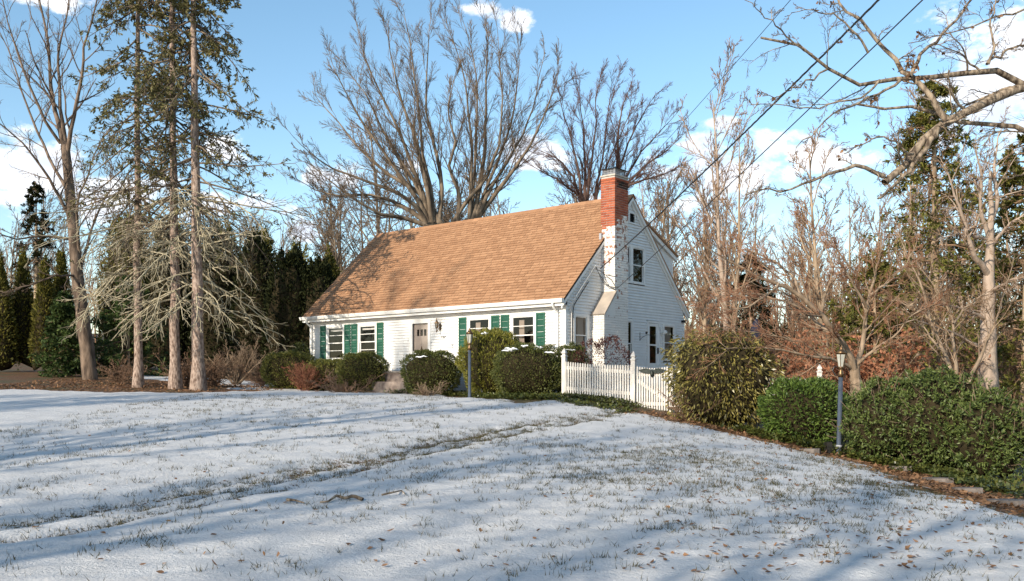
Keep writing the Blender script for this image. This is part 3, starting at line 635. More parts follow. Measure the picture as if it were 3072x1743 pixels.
g = MB(); g.box(-.04, .04, .15, .175, -.05, .18); g.tube([(0, .16, .06), (0, .09, .0), (0, .03, -.06), (0, 0, -.1)], .011, 6); g.build('bracket', M['brass'], lant)
tx = bpy.data.curves.new('t', 'FONT'); tx.body = '122'; tx.size = .125; tx.extrude = .006; tx.shear = .3; tx.space_character = 1.15
to = bpy.data.objects.new('t', tx); COL.objects.link(to); me = bpy.data.meshes.new_from_object(to); bpy.data.objects.remove(to); me.materials.append(M['black']); me.name = 'house_number'
o = obj('house_number', me, house, (-5.09, -.035, 1.905)); o.rotation_euler = (math.pi / 2, 0, 0)
bird = MB(); bird.prism([(-4.60, 1.52), (-4.56, 1.60), (-4.53, 1.70), (-4.60, 1.74), (-4.62, 1.66), (-4.58, 1.62)], lambda p, o: FR(p[0], o, p[1]), .02, .035); bird.build('wall_ornament', M['grey'], house)
fl = MB(); fl.lathe([(.02, -.08), (.07, .06), (.075, .07)], 10); f1 = fl.build('flood_light', M['trim'], house, (.16, 5.40, 2.13), True); f1.rotation_euler = (math.radians(-60), math.radians(30), 0)
s = MB(); pbox(s, GA, 5.33, 5.45, .02, .06, 2.13, 2.33); s.build('flood_light_base', M['trim'], house)
s = MB(); s.tube([(.03, 4.05, 2.1), (.03, 4.05, 1.82)], .008); s.tube([(.03, 4.05, 1.86), (.1, 4.12, 1.95), (.2, 4.25, 2.02), (.3, 4.38, 2.0), (.36, 4.45, 1.95), (.33, 4.43, 1.92)], .008); s.prism([(4.17, 2.03), (4.22, 2.03), (4.28, 2.10), (4.24, 2.13), (4.2, 2.09), (4.16, 2.12)], lambda p, x: (x, p[0], p[1]), .17, .19); s.build('plant_bracket', M['black'], house)
s = MB(); s.box(.03, .1, 6.78, 6.86, 2.55, 2.63); s.lathe([(.04, 2.54), (.05, 2.60), (.02, 2.64)], 8, (.12, 6.82)); s.build('eave_lamp', M['black'], house)

# front step, its own slabs
stp = empty('entry_step', (*hw(-6.2, -1.0), CH - .55), 'two tiered mortared stone entry step before the front door', 'step', rz=ROT)
s = MB(); s.box(-1.1, 1.15, -.35, .96, .45, .82); s.build('upper_step', M['slab'], stp)
s = MB(); s.box(-.75, 1.3, -.75, -.35, .1, .53); s.build('lower_step', M['slab'], stp)
for i in range(4): MB().box(-1.13 + i * .575, -1.13 + i * .575 + .57, -.39, .2, .821, .865).build('stone', M['stone'], stp)
# ------------------------------------------------------------------ fence, gate, lamp posts and other made things
def picket_geo(h, w=.043, d=.02):
    mb = MB(); mb.prism([(-w / 2, 0), (w / 2, 0), (w / 2, h - .03), (w * .28, h), (-w * .28, h), (-w / 2, h - .03)], lambda p, y: (p[0], y, p[1]), -d / 2, d / 2); return mb
def post_geo(h, w=.115):
    mb = MB(); a = w / 2; mb.box(-a, a, -a, a, -.3, h - .24)
    mb.lathe([(a * 1.75, h - .24), (a * 1.75, h - .205), (a * 1.15, h - .195), (a * 1.0, h - .17), (a * 1.55, h - .13), (a * .9, h - .06), (.006, h)], 4, ph=math.pi / 4); return mb
p1 = np.array(W(1693, 1191, 24.7)[:2]); p2 = np.array(W(1901, 1211, 23.6)[:2]); p3 = np.array(W(2013, 1240, 22.95)[:2])
fdir = (p2 - p1) / np.linalg.norm(p2 - p1); fang = math.atan2(fdir[1], fdir[0]); FLEN = np.linalg.norm(p2 - p1)
zp1, zp2, zp3 = [gs(*p) for p in (p1, p2, p3)]
fen = empty('picket_fence', (*p1, zp1), 'white picket fence run between two pointed posts below the chimney', 'fence', rz=fang)
post_geo(1.36).build('post', M['fence'], fen); post_geo(1.40).build('post', M['fence'], fen, (FLEN, 0, zp2 - zp1))
n = 27; drop = zp2 - zp1
for i in range(n):
    t_ = (i + .9) / (n + .8); x = FLEN * t_; dip = -.045 * math.sin(math.pi * t_); top = .98 + drop * t_ * .75 + dip * .8
    picket_geo(top - (drop * t_) - .0).build('picket', M['fence'], fen, (x, -.03 + random.uniform(-.003, .003), drop * t_ + .02))
for zr in (.22, .78):
    s = MB(); s.hexa([(.05, -.018, zr), (FLEN - .05, -.018, zr + drop * .85), (FLEN - .05, .02, zr + drop * .85), (.05, .02, zr), (.05, -.018, zr + .09), (FLEN - .05, -.018, zr + .09 + drop * .85), (FLEN - .05, .02, zr + .09 + drop * .85), (.05, .02, zr + .09)]); s.build('rail', M['fence'], fen)
gdir = p3 - p2; GL = np.linalg.norm(gdir); gang = math.atan2(gdir[1], gdir[0]); gdrop = zp3 - zp2
gate = empty('picket_gate', (*p2, zp2), 'white picket gate with a diagonal brace beside the drooping rhododendron', 'gate', rz=gang)
n = 13
for i in range(n):
    x = .13 + (GL - .22) * i / (n - 1); t_ = i / (n - 1); bot = -.02 + gdrop * .72; top = 1.0 - .05 * math.sin(math.pi * t_ * .9)
    picket_geo(top - bot, .043).build('picket', M['fence'], gate, (x, -.03, bot))
for zr in (bot + .12, .74):
    MB().box(.09, GL - .07, -.018, .018, zr, zr + .09).build('rail', M['fence'], gate)
s = MB(); s.hexa([(.1, -.017, .70), (.1, .019, .70), (.1, .019, .60), (.1, -.017, .60), (GL - .1, -.017, bot + .28), (GL - .1, .019, bot + .28), (GL - .1, .019, bot + .18), (GL - .1, -.017, bot + .18)]); s.build('brace', M['fence'], gate)
pr = empty('picket_fence', (*p3, zp3), 'white picket fence half hidden by rhododendron stems right of the gate', 'fence', rz=gang)
post_geo(1.15).build('post', M['fence'], pr, (.03, 0, 0))
for i in range(8): picket_geo(.95).build('picket', M['fence'], pr, (.18 + i * .09, -.03, -.02 - i * .02))
for zr in (.16, .66): MB().box(.08, .9, -.018, .018, zr - .05, zr + .03).build('rail', M['fence'], pr)
eg = MB()
wing = [(.02, .02), (.10, .075), (.20, .085), (.30, .06), (.40, .045), (.33, -.0), (.22, -.035), (.12, -.045), (.04, -.05)]
for sg in (-1, 1):
    pw = [(sg * x, z) for x, z in wing]; pw = pw if sg > 0 else pw[::-1]
    eg.prism(pw, lambda p, y: (p[0], y - abs(p[0]) * .08, p[1]), -.03, -.008)
eo = empty('eagle_ornament', tuple(np.array([*p2, zp2]) + np.array([math.cos(gang), math.sin(gang), 0]) * .58 + np.array([math.sin(gang), -math.cos(gang), 0]) * .045 + np.array([0, 0, .86])), 'dark metal spread-wing eagle hung on the white gate', 'ornament', rz=gang)
eg.build('wings', M['eagle'], eo)
s = MB(); s.lathe([(.006, -.15), (.05, -.11), (.055, -.05), (.045, .0), (.02, .04)], 8, (0, -.03)); s.build('body', M['eagle'], eo, smooth=True)
s = MB(); s.lathe([(.02, .0), (.028, .03), (.015, .06), (.003, .065)], 8, (0, -.035)); s.prism([(.0, .03), (.05, .02), (.0, .045)], lambda p, y: (p[0], y, p[1]), -.045, -.03); s.build('head', M['eagle'], eo)
# far fence behind the shrubs
a = W(2285, 1135, 27.5); b_ = W(2450, 1135, 27.0)
ff = empty('picket_fence', (a[0], a[1], gs(a[0], a[1])), 'short white picket fence with pointed post seen above the green yew', 'fence', rz=math.atan2(b_[1] - a[1], b_[0] - a[0]))
top = a[2] - gs(a[0], a[1]); fl_ = math.hypot(b_[0] - a[0], b_[1] - a[1])
for i in range(15): picket_geo(top, .07).build('picket', M['fence'], ff, (fl_ * i / 14, -.03, 0))
for zr in (top * .25, top * .8): MB().box(0, fl_, -.015, .015, zr, zr + .08).build('rail', M['fence'], ff)
post_geo(top + .42, .14).build('post', M['fence'], ff, (fl_ + .08, 0, 0))

def lamp_post(u, vb, Y, vt, label, lean=0, hook=False):
    bx = W(u, vb, Y); x, y = bx[0], bx[1]; z0 = gs(x, y); H = (CH + (VH - vt) / F * Y) - z0
    r = empty('lamp_post', (x, y, z0), label, 'lamp post', 'lamp posts along the yard'); r.rotation_euler = (0, lean, 0)
    s = MB(); s.lathe([(.06, -.3), (.06, .05), (.05, .06), (.042, H - .62)], 14); s.build('pole', M['bluepost'], r, smooth=True)
    s = MB(); s.lathe([(.053, H - .64), (.056, H - .56), (.042, H - .53), (.034, H - .49), (.05, H - .46), (.065, H - .43)], 12); s.build('collar', M['brass'], r, smooth=True)
    s = MB(); s.lathe([(.052, H - .43), (.098, H - .17)], 6); l = s.build('lantern', M['lampglass'], r)
    s = MB()
    for i in range(6):
        q = 2 * math.pi * i / 6; s.tube([(.054 * math.cos(q), .054 * math.sin(q), H - .43), (.1 * math.cos(q), .1 * math.sin(q), H - .17)], .007, 4)
    s.lathe([(.096, H - .185), (.105, H - .17), (.096, H - .155)], 6); s.build('lantern_frame', M['brass'], l)
    s = MB(); s.lathe([(.113, H - .165), (.085, H - .12), (.05, H - .09), (.04, H - .07), (.05, H - .05), (.02, H - .03), (.012, H - .02), (.018, H - .01), (.004, H)], 12); s.build('cap', M['brass'], r, smooth=True)
    if hook:
        s = MB(); s.tube([(-.05, 0, H - .62), (-.12, 0, H - .60), (-.17, 0, H - .52), (-.14, 0, H - .44), (-.08, 0, H - .43)], .012, 6); s.build('hook', M['black'], r)
        s = MB(); s.lathe([(.057, .16), (.062, .18), (.057, .2)], 12); s.build('band', M['grey'], r)
    return r, x, y, z0
lamp_post(1409, 1197, 26.0, 984, 'slim blue grey lamp post with lantern before the golden yew by the house')
_, lx, ly, lz = lamp_post(2516, 1366, 18.2, 1036, 'blue grey lamp post with hook beside the pieris hedge and stone edging', math.radians(1.5), True)
s = MB(); s.box(-.055, .055, -.07, .07, 0, .25); s.box(-.07, .07, -.085, .085, .1, .13); o = s.build('outlet_box', M['dark'], None, (lx - .19, ly - .02, gs(lx - .19, ly) - .02)); o.rotation_euler[1] = -.12
tag(o, 'small dark outlet box on the ground beside the right lamp post', 'box')
# folded parasol beyond the rhododendron
pu = W(2268, 1000, 31); pz = gs(pu[0], pu[1]); r = empty('patio_umbrella', (pu[0], pu[1], pz), 'folded navy patio umbrella standing beyond the rhododendron', 'umbrella')
ht = W(2262, 955, 31)[2] - pz
s = MB(); s.lathe([(.022, 0), (.022, ht - .1)], 8); s.build('pole', M['grey'], r)
s = MB(); prof = [(.05, ht - 2.0), (.17, ht - 1.95), (.20, ht - 1.5), (.17, ht - 1.05), (.11, ht - .95), (.17, ht - .7), (.19, ht - .4), (.12, ht - .15), (.03, ht - .02)]
s.lathe(prof, 16); 
for i, p in enumerate(s.v):
    q = 1 + .22 * math.sin(math.atan2(p[1], p[0]) * 8); s.v[i] = (p[0] * q, p[1] * q, p[2])
s.build('canopy', M['navy'], r)
s = MB(); s.lathe([(.28, -.1), (.28, .06), (.06, .1), (.03, .3)], 16); s.build('base', M['dark'], r)

# service cables from the house to a pole standing behind the camera to the right
ATT = np.array([*hw(.53, 1.95), CH + 2.85]); ATT2 = np.array([*hw(.2, 1.5), CH - .5 + 3.93])
pole = (11.5, -6.0); pzb = gs(*pole)
up = empty('utility_pole', (*pole, pzb), 'tall wooden utility pole with crossarm carrying the house cables', 'utility pole')
MB().lathe([(.16, -.5), (.12, 10.5)], 12).build('pole', M['bark_elm'], up, smooth=True); MB().box(-1.0, 1.0, -.06, .06, 9.2, 9.32).build('crossarm', M['bark_elm'], up)
def cable(name, A, B, r, sag, label, twist=False):
    n = 60; q = np.linspace(0, 1, n)[:, None]; P = A + (B - A) * q; P[:, 2] -= sag * 4 * (q * (1 - q))[:, 0]
    mb = MB()
    if twist:
        n = 500; q = np.linspace(0, 1, n)[:, None]; P = A + (B - A) * q; P[:, 2] -= sag * 4 * (q * (1 - q))[:, 0]
        for ph in (0, 2.1, 4.2):
            a = q[:, 0] * 260 + ph; O = np.stack([np.cos(a), np.zeros(n), np.sin(a)], -1) * r * .9; mb.tube(P + O, r * .8, 5)
    else: mb.tube(P, r, 6)
    o = mb.build(name, M['cable'], None, smooth=True); tag(o, label, 'cable')
def far(A, u, v, Yt, Yend):                # continue the line A -> measured point to the pole side
    B = W(u, v, Yt); d = (B - A) / (A[1] - Yt); return A + d * (A[1] - Yend)
cable('power_cable', ATT2, far(ATT2, 2640, -80, 12.5, -5.5), .0105, .35, 'thick twisted black power cable running up from the gable', True)
cable('power_cable', ATT, far(ATT, 2770, -52, 12.0, -5.5), .0095, .22, 'plain black cable running up from the chimney side')
A3 = np.array([*hw(-.3, 3.49), CH - .5 + 6.75])
cable('phone_line', A3, far(A3, 2375, -48, 15.0, -5.5), .006, .25, 'thin wire rising from behind the chimney into the sky')

# fallen branches on the snow
def fallen(uvs, r, label, Yadd=0):
    P = [];
    for i, (u, v) in enumerate(uvs):
        g = gp(u, v); P.append((g[0], g[1], gs(g[0], g[1]) + r * .9 + (.025 if 0 < i < len(uvs) - 1 and i % 2 else 0)))
    P = np.array(P); rr = np.linspace(r, r * .45, len(P)); V, Fc = tubes(resample(P, 14)[None], np.interp(np.linspace(0, 1, 14), np.linspace(0, 1, len(P)), rr)[None], 7)
    o = obj('fallen_branch', mesh_np('fallen_branch', V, Fc, M['bark_oak'], True)); tag(o, label, 'branch')
def resample(P, n):
    P = np.asarray(P, float); d = np.r_[0, np.cumsum(np.linalg.norm(np.diff(P, axis=0), axis=1))]; q = np.linspace(0, d[-1], n)
    return np.stack([np.interp(q, d, P[:, i]) for i in range(3)], -1)
fallen([(960, 1529), (985, 1528), (1010, 1517), (1035, 1519), (1060, 1516), (1088, 1520)][::-1], .022, 'knobbly brown branch, the longest one lying on the snow')
fallen([(862, 1520), (885, 1530), (912, 1531)], .018, 'short dark stick on the snow beside the knobbly branch')
fallen([(1145, 1502), (1180, 1500), (1205, 1490), (1215, 1497)], .012, 'thin forked twig on the snow up the slope from the branch')
# stone edging along the walk
rs = random.Random(3)
for i, (u, v, w, d) in enumerate(((2700, 1409, .5, .3), (2810, 1446, .55, .32), (2905, 1477, .45, .28), (3020, 1514, .5, .3), (2420, 1357, .6, .3))):
    g = gp(u, v); z = gzf(*g); mb = MB(); pts = [(math.cos(a) * w / 2 * rs.uniform(.85, 1.15), math.sin(a) * d / 2 * rs.uniform(.85, 1.15)) for a in np.linspace(0, 2 * math.pi, 9)[:-1]]
    mb.prism(pts, lambda p, zz: (p[0], p[1], zz + p[0] * .06), -.1, .05); o = mb.build('edging_stone', M['edging'], None, (g[0], g[1], z + .02), rz=math.atan2(-1.2, 1))
    tag(o, 'flat grey stone slab edging the leafy walk beside the shrubs', 'stone', 'stones edging the walk')

# ------------------------------------------------------------------ plants
def grow(rng, P0, Dr, Ln, S, wob, trop, tdir=(0, 0, 1)):
    n = len(P0); P = np.empty((n, S + 1, 3)); P[:, 0] = P0; d = nrm(Dr); st = (Ln / S)[:, None]; td = np.array(tdir)
    for s in range(S):
        d = nrm(d + rng.normal(0, wob, (n, 3)) + trop * td); P[:, s + 1] = P[:, s] + d * st
    return P
def rad(r0, r1, S): return r0[:, None] + (r1 - r0)[:, None] * np.linspace(0, 1, S + 1)[None]
def spawn(rng, P, R, n, t0, t1, a0, a1, lr, rr, flat=0, taper=.5):
    """n side shoots on every branch: start, direction, length, radius"""
    N_, S1, _ = P.shape; tt = t0 + (t1 - t0) * (np.arange(n)[None] + rng.uniform(0, 1, (N_, n))) / n
    x = tt * (S1 - 1); i = np.clip(x.astype(int), 0, S1 - 2); f_ = (x - i)[..., None]; bi = np.arange(N_)[:, None]
    A = P[bi, i]; B = P[bi, i + 1]; pos = A + (B - A) * f_; tan = nrm(B - A); r = R[bi, i] * (1 - f_[..., 0]) + R[bi, i + 1] * f_[..., 0]
    q = rng.normal(0, 1, (N_, n, 3)); q[..., 2] *= (1 - flat); q -= (q * tan).sum(-1, keepdims=True) * tan; q = nrm(q)
    a = rng.uniform(a0, a1, (N_, n, 1)); d = np.cos(a) * tan + np.sin(a) * q
    ln = np.linalg.norm(np.diff(P, axis=1), axis=-1).sum(1)[:, None] * lr * rng.uniform(.6, 1.25, (N_, n)) * (1 - taper * tt)
    return pos.reshape(-1, 3), d.reshape(-1, 3), ln.ravel(), (r * rr).ravel()
def leaves(rng, pos, dr, ln, wd, roll=None):
    """diamond leaf faces, slightly folded"""
    n = len(pos); dr = nrm(dr); q = rng.normal(0, 1, (n, 3)) if roll is None else roll; u = nrm(np.cross(dr, q)); w = np.cross(dr, u)
    ln = np.broadcast_to(ln, (n,))[:, None]; wd = np.broadcast_to(wd, (n,))[:, None]
    V = np.stack([pos, pos + dr * ln * .5 + u * wd * .5 + w * wd * .18, pos + dr * ln, pos + dr * ln * .5 - u * wd * .5 + w * wd * .18], 1).reshape(-1, 3)
    return V, np.arange(4 * n).reshape(n, 4)
def tree_objs(name, label, cat, group, base, trunk, crown, mt, mc, extra=None, kind=None):
    """trunk / crown are lists of (P, R, k) in world space"""
    b = np.array(base, float); r = empty(name, tuple(b), label, cat, group)
    for nm, lst, mm in (('trunk', trunk, mt), ('crown', crown, mc)):
        if not lst: continue
        V, Fc = join([tubes(P - b, R, k) for P, R, k in lst]); obj(nm, mesh_np(nm, V, Fc, mm, True), r)
    for nm, (V, Fc), mm in (extra or []): obj(nm, mesh_np(nm, V - b, Fc, mm), r)
    return r
def copy_tree(o, loc, rz, sc, label=None):
    c = o.copy(); COL.objects.link(c); c.location = loc; c.rotation_euler[2] = rz; c.scale = (sc, sc, sc * random.uniform(.9, 1.12))
    if label: c['label'] = label
    for ch in o.children:
        d = ch.copy(); COL.objects.link(d); d.parent = c
    return c
def twigs(rng, P, R, spec, wob=.12, trop=.03):
    """successive orders of shoots; spec rows: (n, t0, t1, a0, a1, len ratio, rad ratio, segs, sides, minr)"""
    outl = []
    for (n, t0, t1, a0, a1, lr, rr, S, k, mr) in spec:
        pos, d, ln, r = spawn(rng, P, R, n, t0, t1, a0, a1, lr, rr); r = np.maximum(r, mr)
        P = grow(rng, pos, d, ln, S, wob, trop); R = rad(r, np.maximum(r * .35, mr * .6), S); outl.append((P, R, k))
    return outl

rng = np.random.default_rng(11)
# --- leaning bare tree at the left
def traced(uvY, n): return resample(np.array([W(u * 1.1971, v * 1.1971, Y) for u, v, Y in uvY]), n)
def traced_tree(name, label, limbs, spec, mt, mc, seed, wob=.12, trop=.03, extra_fn=None, group=None, ntr=None):
    g = np.random.default_rng(seed); Ps, Rs = [], []
    for pts, ra, rb in limbs:
        P = traced(pts, 14); P[1:-1] += g.normal(0, .015, P[1:-1].shape); Ps.append(P); Rs.append(rb + (ra - rb) * (1 - np.linspace(0, 1, 14)) ** 1.2)
    P = np.array(Ps); R = np.array(Rs)
    k = ntr or 0
    tw = twigs(g, P[k:], R[k:], spec, wob, trop)
    ex = extra_fn(g, tw) if extra_fn else None
    b = P[0, 0].copy(); b[2] += .3
    return tree_objs(name, label, 'tree', group, b, [(P, R, 9)] + tw[:1], tw[1:], mt, mc, ex)
# --- the great vase-shaped tree behind the house and the redder one behind the chimney
def Zb(x, y): return ((860 + x * .5064) / 1.1971, y * .5064 / 1.1971)
def fan(stems, Y, spreadY, r0, seed):
    g = np.random.default_rng(seed); o = []
    for i, p in enumerate(stems):
        dy = g.uniform(-spreadY, spreadY); n = len(p); o.append(([(*Zb(x, y), Y + dy * (k / (n - 1)) + g.normal(0, .15) * (k > 0)) for k, (x, y) in enumerate(p)], r0 * g.uniform(.7, 1.0), .011))
    return o
EL = [[(930, 2270), (905, 1800), (860, 1320)], [(985, 2270), (1040, 1800), (1100, 1300)], [(930, 2100), (860, 1700), (840, 1330)], [(1000, 2100), (1000, 1700), (980, 1330)],
    [(840, 1340), (780, 1230), (660, 1140), (520, 1090), (380, 1040), (250, 990), (130, 900), (30, 800)], [(840, 1330), (740, 1250), (620, 1190), (480, 1150), (320, 1160), (180, 1130), (60, 1060)],
    [(850, 1330), (790, 1200), (680, 1050), (590, 920), (470, 760), (380, 600), (300, 450), (260, 350)], [(850, 1320), (800, 1130), (720, 920), (660, 760), (560, 560), (470, 370), (430, 200), (410, 130)],
    [(860, 1320), (840, 1140), (790, 950), (760, 800), (690, 640), (640, 450), (610, 280), (600, 110)], [(870, 1320), (860, 1140), (800, 900), (790, 700), (760, 500), (740, 300), (700, 110), (690, 50)],
    [(900, 1330), (920, 1150), (900, 950), (870, 850), (820, 640), (830, 420), (840, 200), (860, 80)], [(850, 1340), (700, 1290), (560, 1270), (420, 1200), (280, 1090), (120, 950)],
    [(1080, 1310), (1090, 1130), (1100, 900), (1080, 700), (1060, 500), (1020, 330), (960, 170), (945, 120)], [(1090, 1310), (1110, 1100), (1120, 850), (1130, 640), (1120, 400), (1070, 200), (1030, 80)],
    [(1100, 1310), (1140, 1130), (1170, 930), (1180, 700), (1180, 450), (1190, 250), (1170, 100)], [(1110, 1310), (1180, 1120), (1260, 930), (1330, 740), (1360, 560), (1380, 350), (1370, 190)],
    [(1120, 1310), (1200, 1130), (1300, 970), (1400, 800), (1470, 620), (1500, 420), (1530, 310)], [(1120, 1310), (1230, 1160), (1350, 1000), (1450, 850), (1540, 650), (1600, 480), (1615, 390)],
    [(1010, 1330), (1030, 1150), (960, 1000), (1000, 850), (950, 640), (980, 520), (1010, 400)], [(980, 1330), (1060, 1200), (1190, 1050), (1260, 850), (1280, 600), (1260, 380), (1250, 190)],
    [(920, 1330), (800, 1150), (600, 1030), (450, 900), (300, 720), (200, 610), (150, 540)], [(860, 1310), (760, 1080), (640, 900), (540, 720), (470, 560), (360, 420), (320, 330)]]
E2 = [[(1850, 2260), (1850, 1800), (1850, 1290)], [(1880, 2260), (1900, 1800), (1930, 1230)], [(1840, 1300), (1740, 1190), (1700, 1050), (1620, 950), (1520, 900), (1440, 870)], [(1850, 1300), (1750, 1190), (1730, 1000), (1680, 800), (1630, 640), (1610, 520)],
    [(1850, 1300), (1765, 1190), (1770, 1000), (1760, 780), (1730, 580), (1710, 460)], [(1850, 1300), (1780, 1190), (1800, 1000), (1830, 760), (1830, 580), (1860, 440)], [(1850, 1300), (1820, 1150), (1870, 960), (1890, 780), (1910, 600), (1960, 450)],
    [(1930, 1230), (1960, 1000), (1960, 800), (1990, 620), (2050, 480)], [(1930, 1230), (1970, 1010), (2020, 850), (2100, 690), (2190, 550)], [(1930, 1230), (2010, 1050), (2100, 900), (2220, 770), (2320, 660)],
    [(1930, 1230), (2030, 1070), (2150, 960), (2270, 880), (2370, 770)], [(1850, 1300), (1830, 1150), (1910, 950), (1990, 770), (2070, 580)], [(1930, 1230), (2020, 1100), (2130, 1060), (2250, 1030), (2340, 970)], [(1850, 1300), (1720, 1150), (1600, 1060), (1500, 1010), (1400, 960)]]
FINE = [(14, .12, 1.0, .2, .5, .30, .36, 7, 4, .011), (9, .12, 1, .25, .65, .50, .5, 4, 3, .0085), (7, .12, 1, .25, .7, .66, .62, 2, 3, .0068)]
EL_ = fan(EL, 45, 3.2, .145, 3); EL_[:4] = [(p, .42, .24) for p, _, _ in EL_[:4]]
E2_ = fan(E2, 51, 3.2, .13, 4); E2_[:2] = [(p, .36, .2) for p, _, _ in E2_[:2]]
def fans():
    traced_tree('bare_tree', 'huge vase shaped bare tree with many stems rising behind the roof ridge', EL_, FINE, M['bark_elm'], M['twig_elm'], 21, .09, .035, ntr=4)
    traced_tree('bare_tree', 'dark reddish bare tree with a rounded crown rising behind the chimney', E2_, FINE, M['bark_red'], M['twig_red'], 33, .09, .03, ntr=2)
Yl = 36
LT = [([(228, 962, Yl), (222, 900, Yl), (205, 780, Yl), (190, 640, Yl), (178, 520, Yl), (172, 430, Yl), (163, 365, Yl)], .30, .17),
    ([(165, 380, Yl), (150, 320, Yl), (128, 230, Yl + .5), (125, 150, Yl + .6), (112, 60, Yl + .8), (85, -60, Yl + 1)], .15, .05),
    ([(168, 390, Yl), (185, 290, Yl - .4), (205, 200, Yl - .6), (212, 110, Yl - .8), (235, 40, Yl - 1), (250, -50, Yl - 1)], .13, .04),
    ([(165, 375, Yl), (150, 260, Yl), (145, 130, Yl + .3), (170, 20, Yl + .4), (180, -60, Yl + .4)], .12, .04),
    ([(172, 540, Yl), (120, 440, Yl - .8), (60, 360, Yl - 1.5), (0, 310, Yl - 2), (-60, 260, Yl - 2.5)], .10, .03),
    ([(170, 480, Yl), (140, 430, Yl + .5), (80, 300, Yl + 1), (30, 150, Yl + 1.4), (-10, 60, Yl + 1.8)], .10, .03),
    ([(152, 360, Yl), (110, 300, Yl - .5), (60, 180, Yl - 1), (20, 60, Yl - 1), (0, -40, Yl - 1)], .09, .03),
    ([(200, 640, Yl), (192, 560, Yl - .4), (195, 500, Yl - .6), (215, 450, Yl - .8), (240, 380, Yl - 1), (275, 320, Yl - 1.2)], .10, .03),
    ([(205, 660, Yl), (235, 560, Yl + .5), (265, 490, Yl + .8), (310, 440, Yl + 1.2), (350, 420, Yl + 1.5)], .09, .025),
    ([(178, 600, Yl), (110, 590, Yl - .6), (40, 600, Yl - 1.2), (-40, 570, Yl - 2)], .08, .03),
    ([(195, 690, Yl), (140, 690, Yl - 1), (60, 720, Yl - 1.8), (-20, 740, Yl - 2.4)], .07, .02)]
LT = [LT[0]] + [(p, a * .72, b * .5) for p, a, b in LT[1:]]
traced_tree('bare_tree', 'leaning bare tree with forked crown left of the tall spruces', LT, [(10, .12, .98, .4, .9, .36, .5, 7, 5, .014), (6, .15, 1, .35, .9, .45, .6, 5, 3, .009), (5, .2, 1, .4, .9, .5, .65, 3, 3, .006)], M['bark_left'], M['twig_elm'], 5, .1, .035, ntr=1)

fans()
# --- three tall spruces with dead lichen-grey lower limbs
def spruce(u0, v0, u1, Y, dia, seed, label, side=1.0):
    g = np.random.default_rng(seed); B = W(u0 * 1.1971, v0 * 1.1971, Y); B[2] = gzf(B[0], B[1]); T = W(u1 * 1.1971, 0, Y); T = B + (T - B) * (18.5 / (T[2] - B[2]))
    q = np.linspace(0, 1, 16)[:, None]; P = (B - [0, 0, .3]) + (T - B + [0, 0, .3]) * q; P[1:-1, :2] += g.normal(0, .02, (14, 2)); R = np.linspace(dia / 2, .03, 16); R[0] *= 1.55; R[1] *= 1.0
    def limb(n, z0, z1, ln0, ln1, e0, e1, trop, azfn):
        z = g.uniform(z0, z1, n); az = azfn(n); f = (z - z0) / (z1 - z0); t_ = (z - B[2]) / 18.5; pos = B + (T - B) * t_[:, None]
        el = g.uniform(e0, e1, n); d = np.stack([np.cos(az) * np.cos(el), np.sin(az) * np.cos(el), np.sin(el)], -1); ln = (ln0 + (ln1 - ln0) * f) * g.uniform(.6, 1.15, n)
        return pos, d, ln
    anyaz = lambda n: g.uniform(0, 2 * np.pi, n)
    # dead limbs
    pos, d, ln = limb(int(25 * side), B[2] + 2.9, B[2] + 7.0, 2.8, 3.6, -.45, .15, -.06, anyaz)
    DP = grow(g, pos, d, ln, 8, .09, -.075); DR = rad(np.full(len(pos), .034), np.full(len(pos), .013), 8)
    dt = twigs(g, DP, DR, [(7, .2, 1, .35, .9, .42, .75, 6, 4, .013), (4, .2, 1, .35, .9, .5, .8, 4, 3, .010)], .17, -.07)
    # live limbs
    pos, d, ln = limb(70, B[2] + 5.6, B[2] + 17.6, 3.7, 1.5, -.8, .05, 0, anyaz)
    LP = grow(g, pos, d, ln, 9, .07, -.035); LR = rad(np.full(len(pos), .035), np.full(len(pos), .008), 9)
    lt = twigs(g, LP, LR, [(11, .25, 1, .5, 1.0, .30, .6, 4, 3, .008), (5, .15, 1, .5, .9, .5, .8, 1, 3, .006)], .1, -.05)
    # needles in tufts along the outer shoots; whole shoots are bare here and there
    pos, dd = [], []
    for (PP, RR, k), nn in ((lt[0], 7), (lt[1], 5)):
        keep = g.uniform(size=len(PP)) < np.clip((PP[:, 0, 2] - B[2] - 5.5) / 6.5, .12, .62); PP = PP[keep]
        p_, d_, _, _ = spawn(g, PP, np.ones(PP.shape[:2]), nn, .15, 1, .3, .9, .3, 1); pos.append(p_); dd.append(d_)
    pos = np.concatenate(pos); dd = np.concatenate(dd); NL = leaves(g, pos, dd, g.uniform(.09, .19, len(pos)), g.uniform(.035, .06, len(pos)))
    r = tree_objs('spruce_tree', label, 'tree', 'tall spruces on the lawn edge', B, [(P[None], R[None], 14)], [(LP, LR, 5)] + lt, M['bark_spruce'], M['bark_elm'], [('needles', NL, M['spruce'])])
    V, Fc = join([tubes(a - B, b, k) for a, b, k in [(DP, DR, 5)] + dt]); obj('dead_limbs', mesh_np('dead_limbs', V, Fc, M['lichen'], True), r)
spruce(497, 977, 485, 30, .42, 1, 'thickest tall spruce with drooping dead limbs, standing closest to the house', 1.25)
spruce(440, 973, 430, 30.5, .36, 2, 'tall spruce standing in the middle of the three trunks')
spruce(346, 970, 344, 31, .30, 3, 'slimmest tall spruce, standing next to the leaning bare tree', .9)

